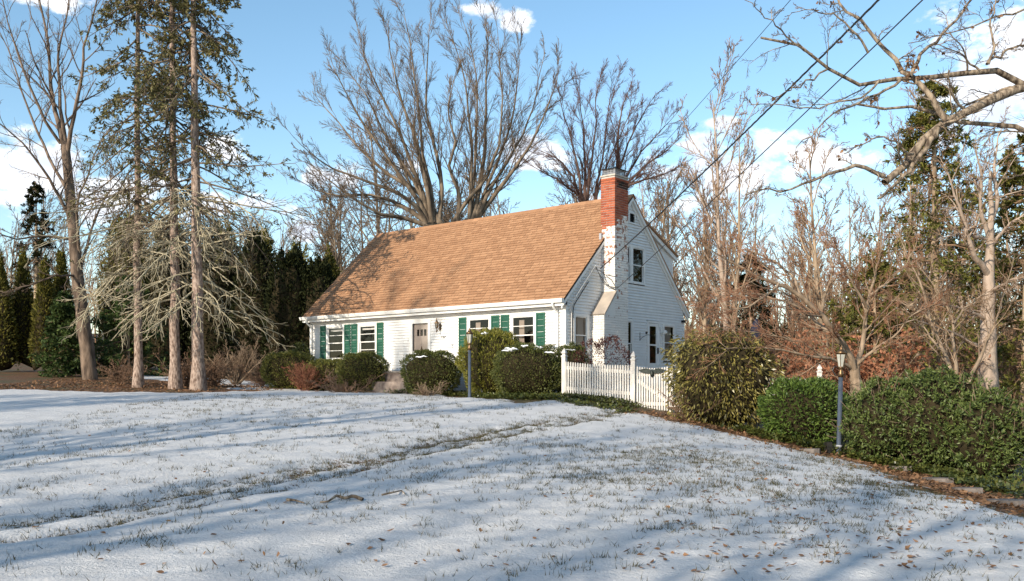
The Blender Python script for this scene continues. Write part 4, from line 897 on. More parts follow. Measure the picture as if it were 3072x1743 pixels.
# --- oak limbs reaching in at the upper right, its trunk out of view
def Z8(x, y): return ((2100 + x * .4807) / 1.1971, y * .4807 / 1.1971)
def O(pts, Y0, Y1): n = len(pts); return [(*Z8(x, y), Y0 + (Y1 - Y0) * i / (n - 1)) for i, (x, y) in enumerate(pts)]
Yo = 13.5; tx_, ty_ = 10.6, 14.2; tz = gzf(tx_, ty_)
def inv(p): return (((p[0] / p[1]) * F + 1536) / 1.1971, (VH - (p[2] - CH) / p[1] * F) / 1.1971, p[1])
OK = [([inv((tx_, ty_, tz - .3)), inv((tx_, ty_, tz + 2)), inv((tx_ - .05, ty_, tz + 4.5)), inv((tx_ + .1, ty_, tz + 8)), inv((tx_ + .3, ty_, tz + 12))], .36, .15),
    ([inv((tx_, ty_, tz + 4.9))] + O([(2180, 500), (2022, 545), (1960, 560), (1850, 600), (1720, 660), (1640, 725), (1540, 760), (1480, 800), (1400, 870), (1330, 960), (1270, 1050), (1150, 1140)], 14.0, 13.0), .12, .065),
    ([inv((tx_, ty_, tz + 5.3))] + O([(2150, 620), (2010, 525), (1950, 480), (1880, 440), (1800, 430), (1700, 450), (1560, 470), (1400, 490), (1300, 485), (1200, 490), (1100, 500), (990, 520), (940, 480), (870, 460), (800, 430), (760, 390), (700, 340), (620, 300), (480, 265), (380, 235)], 13.9, 12.6), .095, .02),
    ([inv((tx_, ty_, tz + 4.2))] + O([(2022, 805), (1850, 770), (1640, 765), (1550, 760), (1480, 720), (1400, 680), (1330, 650), (1260, 680), (1180, 660), (1060, 680), (980, 650)], 14.0, 13.4), .085, .02),
    (O([(1540, 750), (1470, 640), (1350, 510), (1290, 470), (1250, 400), (1200, 330), (1130, 270), (1040, 180), (980, 100), (900, 60), (850, -60)], 13.3, 13.4), .06, .02),
    (O([(1310, 480), (1350, 400), (1370, 340), (1480, 250), (1580, 150), (1710, 0), (1800, -120)], 13.2, 14), .035, .018),
    (O([(1480, 800), (1420, 930), (1330, 1040), (1260, 1110), (1180, 1190), (1110, 1240)], 13.2, 12.8), .055, .02),
    (O([(1150, 1100), (1090, 1080), (1040, 1040), (950, 1040), (880, 1060), (740, 1110), (620, 1165), (520, 1185), (400, 1190), (290, 1215)], 13.0, 12.4), .04, .01),
    (O([(1330, 960), (1300, 980), (1230, 870), (1100, 850), (1050, 880), (900, 960)], 13.0, 12.6), .022, .008),
    (O([(1250, 500), (1180, 560), (1050, 620), (900, 680), (760, 760), (690, 860), (600, 920)], 13.0, 12.4), .026, .008),
    (O([(1120, 500), (1090, 560), (1010, 600), (860, 640), (700, 690), (500, 650), (310, 655)], 12.9, 12.2), .02, .006),
    (O([(800, 430), (700, 490), (600, 540), (500, 600), (390, 600)], 12.8, 12.2), .018, .006),
    (O([(1050, 330), (1000, 250), (940, 180), (840, 100), (700, 60), (570, 80)], 13.1, 12.6), .022, .006),
    (O([(700, 340), (560, 250), (480, 160), (380, 80), (280, 0)], 12.7, 12.2), .018, .006),
    (O([(1800, 400), (1830, 300), (1810, 200), (1830, 60), (1850, -60)], 13.4, 13.6), .025, .012),
    (O([(1790, 400), (1900, 320), (2022, 280), (2150, 240)], 13.4, 13.8), .025, .015),
    (O([(2150, 90), (2022, 60), (1900, 90), (1760, 140), (1600, 190), (1480, 230), (1300, 270)], 14.2, 13.2), .022, .007),
    (O([(2150, 900), (2022, 1080), (1900, 1120), (1750, 1100)], 14.2, 13.6), .025, .008)]
def oakleaves(g, tw):
    P = tw[1][0]; sel = g.choice(len(P), 46, replace=False); p_, d_, _, _ = spawn(g, P[sel], np.ones(P[sel].shape[:2]), 3, .5, 1, .4, 1.2, .3, 1); d_[:, 2] -= .6
    c = W(2100 + 1300 * .4807, 430 * .4807, 13.25); q = c + g.normal(0, .09, (40, 3)); return [('leaves', leaves(g, np.r_[p_, q], np.r_[d_, g.normal(0, 1, (40, 3)) - [0, 0, .6]], g.uniform(.05, .10, len(p_) + 40), .045), M['deadleaf'])]
OK = [OK[0]] + [(p, a * .85, b * .8) for p, a, b in OK[1:]]
traced_tree('oak_tree', 'gnarled oak limbs reaching in over the shrubs from the yard edge', OK, [(9, .12, 1, .4, 1.1, .19, .40, 8, 5, .0048), (7, .15, 1, .4, 1.0, .48, .6, 5, 3, .0036), (6, .2, 1, .4, 1.0, .5, .7, 2, 3, .0028)], M['bark_oak'], M['twig_elm'], 8, .2, .02, oakleaves, ntr=1)

# --- spreading Japanese maple behind the right lamp post
def Z5(x, y): return ((2000 + x * .4807) / 1.1971, (500 + y * .4807) / 1.1971)
def Q(pts, Y0, Y1): n = len(pts); return [(*Z5(x, y), Y0 + (Y1 - Y0) * i / (n - 1)) for i, (x, y) in enumerate(pts)]
Ym = 22
MP = [(Q([(1185, 1500), (1180, 1370), (1172, 1270)], Ym, Ym), .15, .12),
    (Q([(1172, 1290), (1140, 1160), (1060, 1060), (960, 920), (830, 800), (700, 730), (560, 680), (450, 620), (300, 540), (200, 480)], Ym, 20.5), .115, .018),
    (Q([(1180, 1280), (1210, 1170), (1240, 1020), (1250, 880), (1270, 800), (1310, 650), (1340, 480), (1330, 330)], Ym, 22.5), .085, .015),
    (Q([(1170, 1270), (1100, 1220), (1000, 1200), (850, 1180), (700, 1140), (550, 1130), (400, 1135), (280, 1120)], Ym, 20), .055, .01),
    (Q([(1185, 1240), (1230, 1200), (1290, 1150), (1360, 1100), (1440, 1040), (1500, 960), (1560, 900), (1700, 860)], Ym, 21), .05, .01),
    (Q([(1060, 1060), (960, 1000), (880, 900), (760, 850), (600, 800), (420, 770), (260, 780)], Ym, 23), .06, .01),
    (Q([(830, 800), (800, 700), (700, 600), (560, 540), (380, 460)], 21.5, 22.5), .05, .01),
    (Q([(960, 920), (1000, 780), (1040, 640), (1000, 500), (900, 380), (800, 300)], 21.8, 23), .05, .01),
    (Q([(1250, 880), (1180, 760), (1100, 620), (1050, 480), (1000, 400)], Ym, 21), .045, .01),
    (Q([(1270, 800), (1400, 700), (1500, 600), (1560, 480)], Ym, 22), .04, .01),
    (Q([(700, 730), (640, 800), (500, 880), (330, 900), (180, 880)], 21, 20), .035, .008),
    (Q([(1000, 1200), (860, 1100), (700, 1060), (560, 1040), (380, 1000), (240, 1010)], 21.5, 20.4), .03, .007)]
MP = [MP[0]] + [(p, a * .85, b * .6) for p, a, b in MP[1:]]
traced_tree('maple_tree', 'spreading bare ornamental maple with fine layered twigs beyond the lamp post', MP, [(15, .15, 1, .35, .9, .34, .45, 7, 4, .008), (9, .15, 1, .35, .9, .48, .6, 4, 3, .0055), (7, .2, 1, .35, .9, .5, .65, 2, 3, .0042)], M['bark_maple'], M['twig_maple'], 9, .10, .03, ntr=1)
Y2 = 25
def Q2(pts): return [(*Z5(x, y), Y2 + .2 * i) for i, (x, y) in enumerate(pts)]
M2 = [(Q2([(1790, 1450), (1780, 1300), (1740, 1180), (1690, 1060), (1650, 960), (1600, 760), (1500, 560), (1440, 400)]), .10, .02),
    (Q2([(1800, 1400), (1810, 1250), (1780, 1080), (1790, 980), (1740, 840), (1640, 700), (1560, 600)]), .08, .015),
    (Q2([(1860, 1420), (1900, 1310), (1960, 1180), (2040, 1020), (2080, 880), (2120, 740), (2170, 560)]), .08, .015),
    (Q2([(1790, 980), (1860, 880), (1960, 800), (2100, 760)]), .045, .01), (Q2([(1650, 960), (1560, 880), (1420, 830), (1300, 800)]), .045, .01), (Q2([(1740, 1180), (1600, 1000), (1500, 900), (1420, 820)]), .04, .01)]
M2 = [(p, a * .8, b * .5) for p, a, b in M2]
traced_tree('dogwood_tree', 'slender multi-stemmed bare tree rising behind the pieris hedge', M2, [(12, .15, 1, .35, .9, .36, .45, 7, 4, .008), (8, .15, 1, .35, .9, .48, .6, 4, 3, .0055), (6, .2, 1, .35, .9, .5, .65, 2, 3, .004)], M['bark_maple'], M['twig_wood'], 10, .1, .03)
# --- big pale trunk with broken top at the right, and hemlocks
Y3 = 29
PT = [([(2478, 1010, Y3), (2474, 900, Y3), (2478, 700, Y3), (2484, 560, Y3), (2482, 430, Y3)], .35, .05),
    ([(2482, 560, Y3), (2500, 500, Y3 + .3), (2490, 420, Y3 + .5), (2505, 330, Y3 + .8)], .09, .02), ([(2480, 600, Y3), (2455, 520, Y3 - .3), (2460, 440, Y3 - .6), (2440, 360, Y3 - 1)], .08, .02),
    ([(2478, 690, Y3), (2440, 640, Y3 - .5), (2410, 540, Y3 - .8), (2370, 420, Y3 - 1)], .11, .02), ([(2474, 800, Y3), (2400, 770, Y3 - 1), (2330, 760, Y3 - 2)], .07, .02), ([(2480, 620, Y3), (2530, 560, Y3 - .6), (2580, 530, Y3 - 1)], .07, .02),
    ([(2470, 880, Y3), (2380, 830, Y3 - 1), (2290, 800, Y3 - 2)], .07, .02), ([(2476, 600, Y3), (2410, 585, Y3 - .6), (2350, 600, Y3 - 1.4)], .06, .02), ([(2480, 730, Y3), (2540, 700, Y3 - 1), (2600, 690, Y3 - 1.5)], .06, .02)]
traced_tree('dead_tree', 'thick pale trunk with broken top and bare side limbs beyond the pieris', PT, [(12, .2, 1, .4, 1, .4, .5, 6, 4, .012), (7, .2, 1, .4, 1, .45, .6, 3, 3, .008), (5, .2, 1, .4, 1, .5, .7, 2, 3, .006)], M['bark_pale'], M['twig_wood'], 12, .14, -.01, ntr=1)
def hemlock(u, Y, topv, spread, seed, label, mat='hemlock', low=1.5, n=90, cat='tree', name='hemlock_tree', gap=.75):
    g = np.random.default_rng(seed); X = (u * 1.1971 - 1536) / F * Y; z = gzf(X, Y); H = CH + (VH - topv * 1.1971) / F * Y - z
    P = np.array([[(X, Y, z - .3), (X + .05, Y, z + H * .5), (X, Y, z + H)]]); R = np.array([[.02 * H, .012 * H, .01]])
    zz = z + low + (H - low) * g.uniform(0, 1, n) ** .9; f = (zz - z) / H; az = g.uniform(0, 6.28, n); el = g.uniform(-.25, .25, n)
    d = np.stack([np.cos(az) * np.cos(el), np.sin(az) * np.cos(el), np.sin(el)], -1); ln = spread * (1.05 - f) ** .75 * g.uniform(.55, 1.15, n)
    LP = grow(g, np.stack([np.full(n, X), np.full(n, Y), zz], -1), d, ln, 8, .06, -.03); LR = rad(np.full(n, .03), np.full(n, .006), 8)
    tw = twigs(g, LP, LR, [(10, .2, 1, .5, 1.0, .34, .6, 3, 3, .007)], .1, -.03); PP = tw[0][0]; PP = PP[g.uniform(size=len(PP)) < gap]
    p_, d_, ln_, _ = spawn(g, PP, np.ones(PP.shape[:2]), 7, .05, 1, .5, 1.0, .45, 1, flat=.6)
    p2_, d2_, _, _ = spawn(g, grow(g, p_, d_, ln_, 2, .1, -.05), np.ones((len(p_), 3)), 2, .2, 1, .3, .9, .4, 1)
    q = np.r_[p_, p2_]; dd = np.r_[d_, d2_]; NL = leaves(g, q, dd, g.uniform(.11, .24, len(q)), g.uniform(.045, .085, len(q)), roll=np.tile([0, 0, 1.], (len(q), 1)) + g.normal(0, .5, (len(q), 3)))
    tree_objs(name, label, cat, None, (X, Y, z), [(P, R, 8)], [(LP, LR, 4)] + tw, M['bark_wood'], M['twig_wood'], [('foliage', NL, M[mat])])
hemlock(2340, 34, 200, 4.3, 41, 'tall sunlit hemlock rising behind the oak limbs', n=150, gap=.55)
hemlock(2570, 31, 320, 3.6, 42, 'yellow green hemlock behind the broken pale trunk', n=130, gap=.65)
hemlock(2190, 33, 640, 3.0, 43, 'low broad hemlock in the brush behind the maple', n=90, gap=.6)
hemlock(1880, 44, 640, 3.2, 44, 'shady hemlock beyond the house corner', 'shadedever', n=70)
hemlock(165, 39, 735, 1.5, 45, 'bushy young green spruce beside the leaning bare tree', 'youngspruce', .25, 95, name='young_spruce', gap=.95)
hemlock(320, 41, 690, 2.3, 46, 'dark green spruce filling the gap behind the slimmest tall spruce', 'youngspruce', .3, 85, name='young_spruce', gap=.95)
hemlock(90, 62, 455, 2.6, 47, 'distant dark spruce peeking over the hedge row', 'shadedever', 2, 90, name='spruce_tree')

# --- clipped and loose shrubs
def shrub(name, label, cat, u0, u1, vt, Y, dep, n, ll, lw, mat, boxy=2.6, lump=.08, seed=0, under=.12, up=.35, droop=0, core=True, group=None, cone=0, vb=None, whorl=0, coremat='core', snowcap=0, bare=0):
    """leafy shrub filling u0..u1 (photo columns at 2566 wide) up to row vt at distance Y"""
    n = int(n * .85); g = np.random.default_rng(seed + 100); k = 1.1971; X = ((u0 + u1) / 2 * k - 1536) / F * Y; rx = (u1 - u0) * k / F * Y / 2; z0 = float(gz(np.array([X, X - rx, X + rx, X, X + rx * .7, X - rx * .7]), np.array([Y, Y, Y, Y - dep, Y - dep * .7, Y - dep * .7])).min()) - .05; zt = CH + (VH - vt * k) / F * Y
    H = zt - z0; zc = z0 + H * .5; rz = H * .5
    d = nrm(g.normal(0, 1, (n, 3))); d[:, 2] = np.where(d[:, 2] < -.8, -d[:, 2], d[:, 2])
    def surf(d):
        p = boxy; s = (np.abs(d) ** p).sum(1) ** (-1 / p)
        lm = lump * (np.sin(d[:, 0] * 7 + seed) * np.sin(d[:, 2] * 6 + seed * 2) + np.sin(d[:, 1] * 8 + 1.3 * seed) * .7 + .5 * np.sin(d[:, 0] * 17 + d[:, 2] * 13 + seed))
        q = d * (s * (1 + lm))[:, None]
        if cone:
            hh = np.maximum(np.hypot(q[:, 0], q[:, 1]), .3); q[:, :2] *= np.where(q[:, 2] < 0, np.maximum(.97 / hh, 1), 1)[:, None]
            q[:, :2] *= np.clip(1 - cone * (q[:, 2:] * .5 + .5), .05, 1)
        q[:, :2] *= 1 - under * np.clip(-q[:, 2:], 0, 1)
        return q
    S = surf(d); dp = 1 - np.abs(g.normal(0, .07, n)) - (g.uniform(size=n) < .15) * g.uniform(0, .25, n); dp += (g.uniform(size=n) < .06) * g.uniform(0, .08, n)
    ctr = np.array([X, Y, zc]); sc = np.array([rx, dep, rz]); pos = ctr + S * dp[:, None] * sc
    if bare: 
        keep = noise2(pos[:, 0], pos[:, 2] * 1.3 + pos[:, 1], seed, [(.5, 1)]) > -bare; pos, d = pos[keep], d[keep]
    pos[:, 2] = np.maximum(pos[:, 2], gz(pos[:, 0], pos[:, 1]) + .02); m_ = len(pos)
    dr = nrm(d * np.array([1, 1, .7]) + g.normal(0, .55, (m_, 3)) + [0, 0, up - droop])
    if whorl:
        pos = np.repeat(pos, whorl, 0); dr = nrm(np.repeat(dr, whorl, 0) + g.normal(0, .8, (m_ * whorl, 3))); m_ *= whorl
    NL = leaves(g, pos, dr, g.uniform(.7, 1.3, m_) * ll, g.uniform(.8, 1.2, m_) * lw)
    r = empty(name, (X, Y, z0), label, cat, group); o0 = np.array([X, Y, z0])
    obj('foliage', mesh_np('foliage', NL[0] - o0, NL[1], M[mat]), r)
    if core:  # dark closed shell added inside the leaves to block light
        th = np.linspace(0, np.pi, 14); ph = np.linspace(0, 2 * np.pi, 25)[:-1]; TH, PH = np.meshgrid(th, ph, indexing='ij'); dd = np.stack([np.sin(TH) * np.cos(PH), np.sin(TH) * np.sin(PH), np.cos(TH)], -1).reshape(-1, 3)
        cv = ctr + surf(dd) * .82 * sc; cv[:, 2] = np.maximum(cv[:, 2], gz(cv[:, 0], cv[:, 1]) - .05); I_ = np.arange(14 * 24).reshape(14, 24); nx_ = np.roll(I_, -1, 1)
        obj('dark_core', mesh_np('dark_core', cv - o0, np.stack([I_[:-1], I_[1:], nx_[1:], nx_[:-1]], -1).reshape(-1, 4), M[coremat], True), r)
    if whorl or droop:
        q = g.choice(len(d), 90); sp = ctr + S[q] * .8 * sc if not bare else pos[q]; TP = grow(g, sp, d[q] + [0, 0, .5], g.uniform(.2, .5, 90), 4, .2, .05); V, Fc = join([tubes(TP, rad(np.full(90, .008), np.full(90, .003), 4), 4)]); tag(obj('twigs', mesh_np('twigs', V - o0, Fc, M['tanshrub']), r), kind='stuff')
    if snowcap:
        parts = []
        for i in range(snowcap):
            q = nrm(np.array([[g.uniform(-.7, .7), g.uniform(-.9, .3), g.uniform(.75, 1)]])); c = ctr + surf(q)[0] * sc * 1.0
            P = c + np.c_[np.linspace(-.5, .5, 7) * g.uniform(.12, .4), g.normal(0, .025, 7), g.normal(0, .01, 7)]; parts.append(tubes(P[None], np.array([[.004, .022, .03, .036, .028, .02, .004]]) * g.uniform(.6, 1.1), 6))
        V, Fc = join(parts); tag(obj('snow', mesh_np('snow', V - o0, Fc, M['snowclump'], True), r), kind='stuff')
    return r
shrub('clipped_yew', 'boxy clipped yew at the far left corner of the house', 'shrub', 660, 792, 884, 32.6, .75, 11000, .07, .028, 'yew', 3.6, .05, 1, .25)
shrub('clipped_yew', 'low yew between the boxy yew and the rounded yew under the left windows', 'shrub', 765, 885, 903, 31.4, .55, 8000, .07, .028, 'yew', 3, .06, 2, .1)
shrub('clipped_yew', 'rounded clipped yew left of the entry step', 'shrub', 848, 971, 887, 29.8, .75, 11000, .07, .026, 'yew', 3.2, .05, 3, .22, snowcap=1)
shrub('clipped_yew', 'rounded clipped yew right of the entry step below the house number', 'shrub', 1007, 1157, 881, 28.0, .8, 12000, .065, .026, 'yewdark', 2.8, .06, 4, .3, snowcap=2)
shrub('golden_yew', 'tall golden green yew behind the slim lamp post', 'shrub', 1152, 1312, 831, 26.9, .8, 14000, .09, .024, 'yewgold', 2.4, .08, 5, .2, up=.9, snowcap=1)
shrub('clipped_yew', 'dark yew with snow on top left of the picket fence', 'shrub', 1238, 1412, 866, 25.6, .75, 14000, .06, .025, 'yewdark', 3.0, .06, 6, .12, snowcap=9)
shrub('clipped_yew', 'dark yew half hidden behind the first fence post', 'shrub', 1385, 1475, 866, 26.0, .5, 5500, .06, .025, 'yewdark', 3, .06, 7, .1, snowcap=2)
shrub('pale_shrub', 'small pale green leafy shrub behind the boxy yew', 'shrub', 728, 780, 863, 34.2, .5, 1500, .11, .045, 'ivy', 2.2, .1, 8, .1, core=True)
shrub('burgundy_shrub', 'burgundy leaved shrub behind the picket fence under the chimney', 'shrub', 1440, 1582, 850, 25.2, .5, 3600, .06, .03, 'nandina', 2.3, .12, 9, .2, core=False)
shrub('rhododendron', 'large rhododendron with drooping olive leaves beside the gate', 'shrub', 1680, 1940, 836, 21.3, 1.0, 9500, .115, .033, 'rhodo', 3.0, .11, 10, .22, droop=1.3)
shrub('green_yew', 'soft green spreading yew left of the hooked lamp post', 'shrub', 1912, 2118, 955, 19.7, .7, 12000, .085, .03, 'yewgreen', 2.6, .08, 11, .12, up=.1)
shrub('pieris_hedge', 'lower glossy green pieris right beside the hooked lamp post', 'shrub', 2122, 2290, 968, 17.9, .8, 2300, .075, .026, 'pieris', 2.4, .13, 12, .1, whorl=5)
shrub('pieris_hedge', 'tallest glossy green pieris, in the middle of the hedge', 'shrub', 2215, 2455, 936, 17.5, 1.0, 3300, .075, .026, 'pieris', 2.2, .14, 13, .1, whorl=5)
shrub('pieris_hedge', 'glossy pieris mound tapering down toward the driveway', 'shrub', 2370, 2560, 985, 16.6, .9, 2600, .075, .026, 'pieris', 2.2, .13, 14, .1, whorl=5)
for i, (u0, u1, vt) in enumerate(((-40, 45, 668), (20, 95, 640), (75, 150, 660), (118, 190, 640))):
    shrub('arborvitae', ('farthest', 'third', 'second', 'first')[i] + ' narrow olive arborvitae of the row, counted from the leaning bare tree', 'tree', u0, u1, vt, 44 + (i % 2), .75, 5000, .17, .06, 'arbor', 2.2, .12, 20 + i, 0, up=.9, cone=.7, group='arborvitae row at the left')
for i, (u0, u1, vt, Y) in enumerate(((250, 380, 560, 48), (360, 480, 590, 47), (470, 610, 585, 47), (580, 700, 600, 46), (660, 790, 640, 45), (745, 860, 660, 45))):
    shrub('tall_evergreen', ('sixth', 'fifth', 'fourth', 'third', 'second', 'first')[i] + ' broad dark evergreen of the tall screen, counted from the house', 'tree', u0, u1, vt, Y, 1.5, 6500, .2, .08, 'arbor' if i in (0,) else 'shadedever', 2.8, .10, 30 + i, 0, up=.7, cone=.3, group='tall dark evergreen screen')
    shrub('tall_evergreen', ('sixth', 'fifth', 'fourth', 'third', 'second', 'first')[i] + ' olive topped evergreen behind the dark screen, counted from the house', 'tree', u0 + 20, u1 + 20, vt - 12, Y + 3.2, 1.3, 4000, .2, .08, 'arbor', 2.6, .12, 40 + i, 0, up=.9, cone=.5, group='olive evergreens behind the screen')

# --- twiggy shrubs
def twig_shrub(name, label, u, Y, wid, hgt, seed, mat, n=26, group=None, stemr=.012, spread=1.0, dn=(7, 5, 4), minr=.005, leaf=None, cat='shrub', X=None, trop=.02):
    g = np.random.default_rng(seed); X = (u * 1.1971 - 1536) / F * Y if X is None else X; z = gzf(X, Y); az = g.uniform(0, 6.28, n); th = g.uniform(.1, spread, n)
    d = np.stack([np.sin(th) * np.cos(az), np.sin(th) * np.sin(az), np.cos(th)], -1); ln = hgt * g.uniform(.6, 1.0, n) / np.maximum(np.cos(th), .55) * np.where(th > .9, wid / max(hgt, .1) * .6, 1)
    P = grow(g, np.array([X, Y, z - .05]) + g.normal(0, .06, (n, 3)) * [1, 1, 0], d, ln, 7, .12, trop); R = rad(np.full(n, stemr), np.full(n, stemr * .35), 7)
    tw = twigs(g, P, R, [(dn[0], .2, 1, .4, 1.0, .42, .6, 4, 3, minr), (dn[1], .2, 1, .4, 1.0, .5, .7, 3, 3, minr * .8), (dn[2], .2, 1, .4, 1.0, .55, .7, 2, 3, minr * .7)], .14, .02)
    ex = []
    if leaf:
        p_, d_, _, _ = spawn(g, tw[1][0], np.ones(tw[1][0].shape[:2]), 3, .3, 1, .3, 1.1, .3, 1); ex = [('leaves', leaves(g, p_, d_ - [0, 0, leaf[3]], g.uniform(leaf[1] * .7, leaf[1] * 1.3, len(p_)), leaf[2]), M[leaf[0]])]
    return tree_objs(name, label, cat, group, (X, Y, z), [(P, R, 5)], tw, M[mat], M[mat], ex)
twig_shrub('barberry', 'upright reddish brown barberry in front of the boxy yew', 765, 30.6, .9, 1.05, 51, 'barberry', 30, dn=(8, 5, 3), minr=.008)
twig_shrub('spreading_shrub', 'low brown spreading shrub beside the entry step', 865, 28.8, 1.3, .42, 52, 'brownshrub', 38, spread=1.35, dn=(6, 5, 2), minr=.008)
twig_shrub('spreading_shrub', 'tangled bare twigs at the foot of the yew right of the step', 1068, 26.9, .8, .35, 53, 'tanshrub', 24, spread=1.3, dn=(6, 4, 2), minr=.006)
for i, (u, Y, w, h, lb) in enumerate(((300, 33, 1.3, .85, 'rounded red-tipped twiggy bush between the leaning tree and the slim spruce'), (470, 32.5, 1.3, 1.0, 'red-tipped twiggy bush behind the two thicker spruce trunks'), (535, 33, 1.3, 1.0, 'red-tipped twiggy bush just right of the thickest spruce'), (655, 36, .9, .75, 'small reddish bush on the snow patch left of the boxy yew'))):
    if i == 0: tb0 = twig_shrub('twiggy_bush', lb, u, Y, w, h, 60, 'brownshrub', 36, spread=1.0, dn=(7, 5, 2), minr=.008)
    else: X_ = (u * 1.1971 - 1536) / F * Y; copy_tree(tb0, (X_, Y, gzf(X_, Y)), 1.3 * i, h / .85, lb)
twig_shrub('twiggy_tree', 'grey brown many-branched bush standing on the snow patch', 592, 36.5, 2.2, 1.75, 70, 'tanshrub', 22, spread=1.05, stemr=.03, dn=(9, 6, 3), minr=.009)
rb0 = twig_shrub('russet_beech', 'low beech holding russet leaves behind the maple', 2165, 28.5, 3.0, 2.5, 71, 'bark_wood', 26, spread=1.15, stemr=.025, dn=(9, 8, 2), minr=.007, leaf=('beech', .15, .09, .3))
X_ = (2300 * 1.1971 - 1536) / F * 30; copy_tree(rb0, (X_, 30, gzf(X_, 30)), 2.2, .9, 'russet leaved beech behind the pieris hedge'); X_ = (2070 * 1.1971 - 1536) / F * 32; copy_tree(rb0, (X_, 32, gzf(X_, 32)), 4.0, .95, 'russet beech in the brush between the parasol and the maple')

# --- woodland behind: a few kinds of bare tree, each standing as a tree of its own
def wood_proto(label, H, seed, mt, mc, lean=.05, group='bare trees in the woods behind', forks=9, up=.05, at=(0, 0), minr=.012):
    g = np.random.default_rng(seed); X, Y = at; z = gzf(X, Y); q = grow(g, np.array([[X, Y, z - .4]]), np.array([[g.normal(0, lean), g.normal(0, lean), 1]]), np.array([H]), 12, .04, .05); R = rad(np.array([H * .013]), np.array([.02]), 12)
    tw = twigs(g, q, R, [(forks * 2, .28, .98, .35, .8, .36, .55, 8, 5, .022), (7, .15, 1, .35, .8, .42, .6, 5, 3, .015), (6, .2, 1, .35, .8, .48, .7, 4, 3, minr), (4, .3, 1, .3, .9, .5, .8, 2, 3, minr * .75)], .1, up)
    return tree_objs('bare_tree', label, 'tree', group, (X, Y, z), [(q, R, 8)] + tw[:1], tw[1:], mt, mc)
spots_r = []; rr = random.Random(12)
def pick(n, u0, u1, Y0, Y1):
    return [((rr.uniform(u0, u1) * 1.1971 - 1536) / F * Y, Y) for Y in [rr.uniform(Y0, Y1) for _ in range(n)]]
right = pick(9, 1700, 2580, 38, 46) + pick(16, 1640, 2640, 46, 62) + pick(24, 1600, 2700, 62, 95)
left = pick(10, 560, 860, 56, 80) + pick(8, -60, 330, 58, 85) + pick(4, 330, 560, 58, 85)
mid = pick(24, 820, 1720, 58, 78)
protos = [wood_proto('sunlit tan bare tree in the wood beyond the right side yard', H, 80 + i, M['bark_wood'] if i != 2 else M['bark_pale'], M['twig_wood'], at=right[i], up=.06, group='tan bare trees beyond the right side yard') for i, H in enumerate((12.5, 10.5, 14))]
for i, (x, y) in enumerate(right[3:]):
    copy_tree(protos[i % 3], (x, y, gzf(x, y)), rr.uniform(0, 6.28), rr.uniform(.62, 1.12))
pl = wood_proto('grey brown bare tree in the wood behind the evergreen screen', 12, 91, M['bark_elm'], M['twig_elm'], at=left[0], group='bare trees behind the evergreen screen')
for (x, y) in left[1:]: copy_tree(pl, (x, y, gzf(x, y)), rr.uniform(0, 6.28), rr.uniform(.75, 1.1))
for (x, y) in mid:
    c = copy_tree(pl, (x, y, gzf(x, y)), rr.uniform(0, 6.28), rr.uniform(1.0, 1.35), 'brown bare tree in the wood showing low over the roof ridge'); c['group'] = 'bare trees showing over the roof'
und = pick(54, 1690, 2640, 38, 66)
pu1 = twig_shrub('woodland_brush', 'tangled tan brush growing under the trees beyond the side yard', 0, und[0][1], 2.6, 3.0, 95, 'twig_wood', 26, spread=.95, stemr=.03, dn=(8, 6, 4), minr=.010, X=und[0][0], group='brush under the right hand woods')
pu2 = copy_tree(pu1, (*und[1], gzf(*und[1])), 2.0, 1.2)
for i, (x, y) in enumerate(und[2:]): copy_tree((pu1, pu2)[i % 2], (x, y, gzf(x, y)), rr.uniform(0, 6.28), rr.uniform(.7, 1.5))
# far wood: a hazy mass of upright twigs nobody could count
g = np.random.default_rng(97); n = 1000; Y = g.uniform(92, 125, n); X = g.uniform(-.75, .75, n) * Y; z = gz(X, Y); P = grow(g, np.stack([X, Y, z - .3], -1), np.tile([0, 0, 1.], (n, 1)) + g.normal(0, .12, (n, 3)), g.uniform(5, 12, n), 4, .06, .05); R = rad(g.uniform(.05, .14, n), np.full(n, .02), 4)
tw = twigs(g, P, R, [(8, .2, 1, .3, .8, .4, .5, 2, 3, .035)], .1, .05); V, Fc = join([tubes(a, b, k) for a, b, k in [(P, R, 3)] + tw])
tag(obj('far_wood', mesh_np('far_wood', V, Fc, M['twig_wood'], False)), 'far brown mass of bare woodland closing the view', 'woods', kind='stuff')
# trees of the same yard standing behind the camera; their long shadows cross the lawn
back = [(-11, -9), (-19, -3), (-5.5, -16), (1.5, -14), (-27, 3), (-15, -19), (-33, 10), (8, -21), (-24, -12)]
for i, (x, y) in enumerate(back):
    copy_tree(protos[(0, 2, 0, 1, 2, 2, 0, 2, 1)[i]], (x, y, gzf(x, y)), rr.uniform(0, 6.28), rr.uniform(1.0, 1.35), 'bare tree standing across the lawn behind the viewpoint')['group'] = 'bare trees behind the viewpoint'

for i in range(28):
    a, b = rr.uniform(-30, -15), rr.uniform(-26, 5); x, y = .605 * a + .796 * b, .796 * a - .605 * b
    copy_tree(protos[i % 3], (x, y, gzf(x, y)), rr.uniform(0, 6.28), rr.uniform(1.0, 1.4), 'bare tree standing across the lawn behind the viewpoint')['group'] = 'bare trees behind the viewpoint'
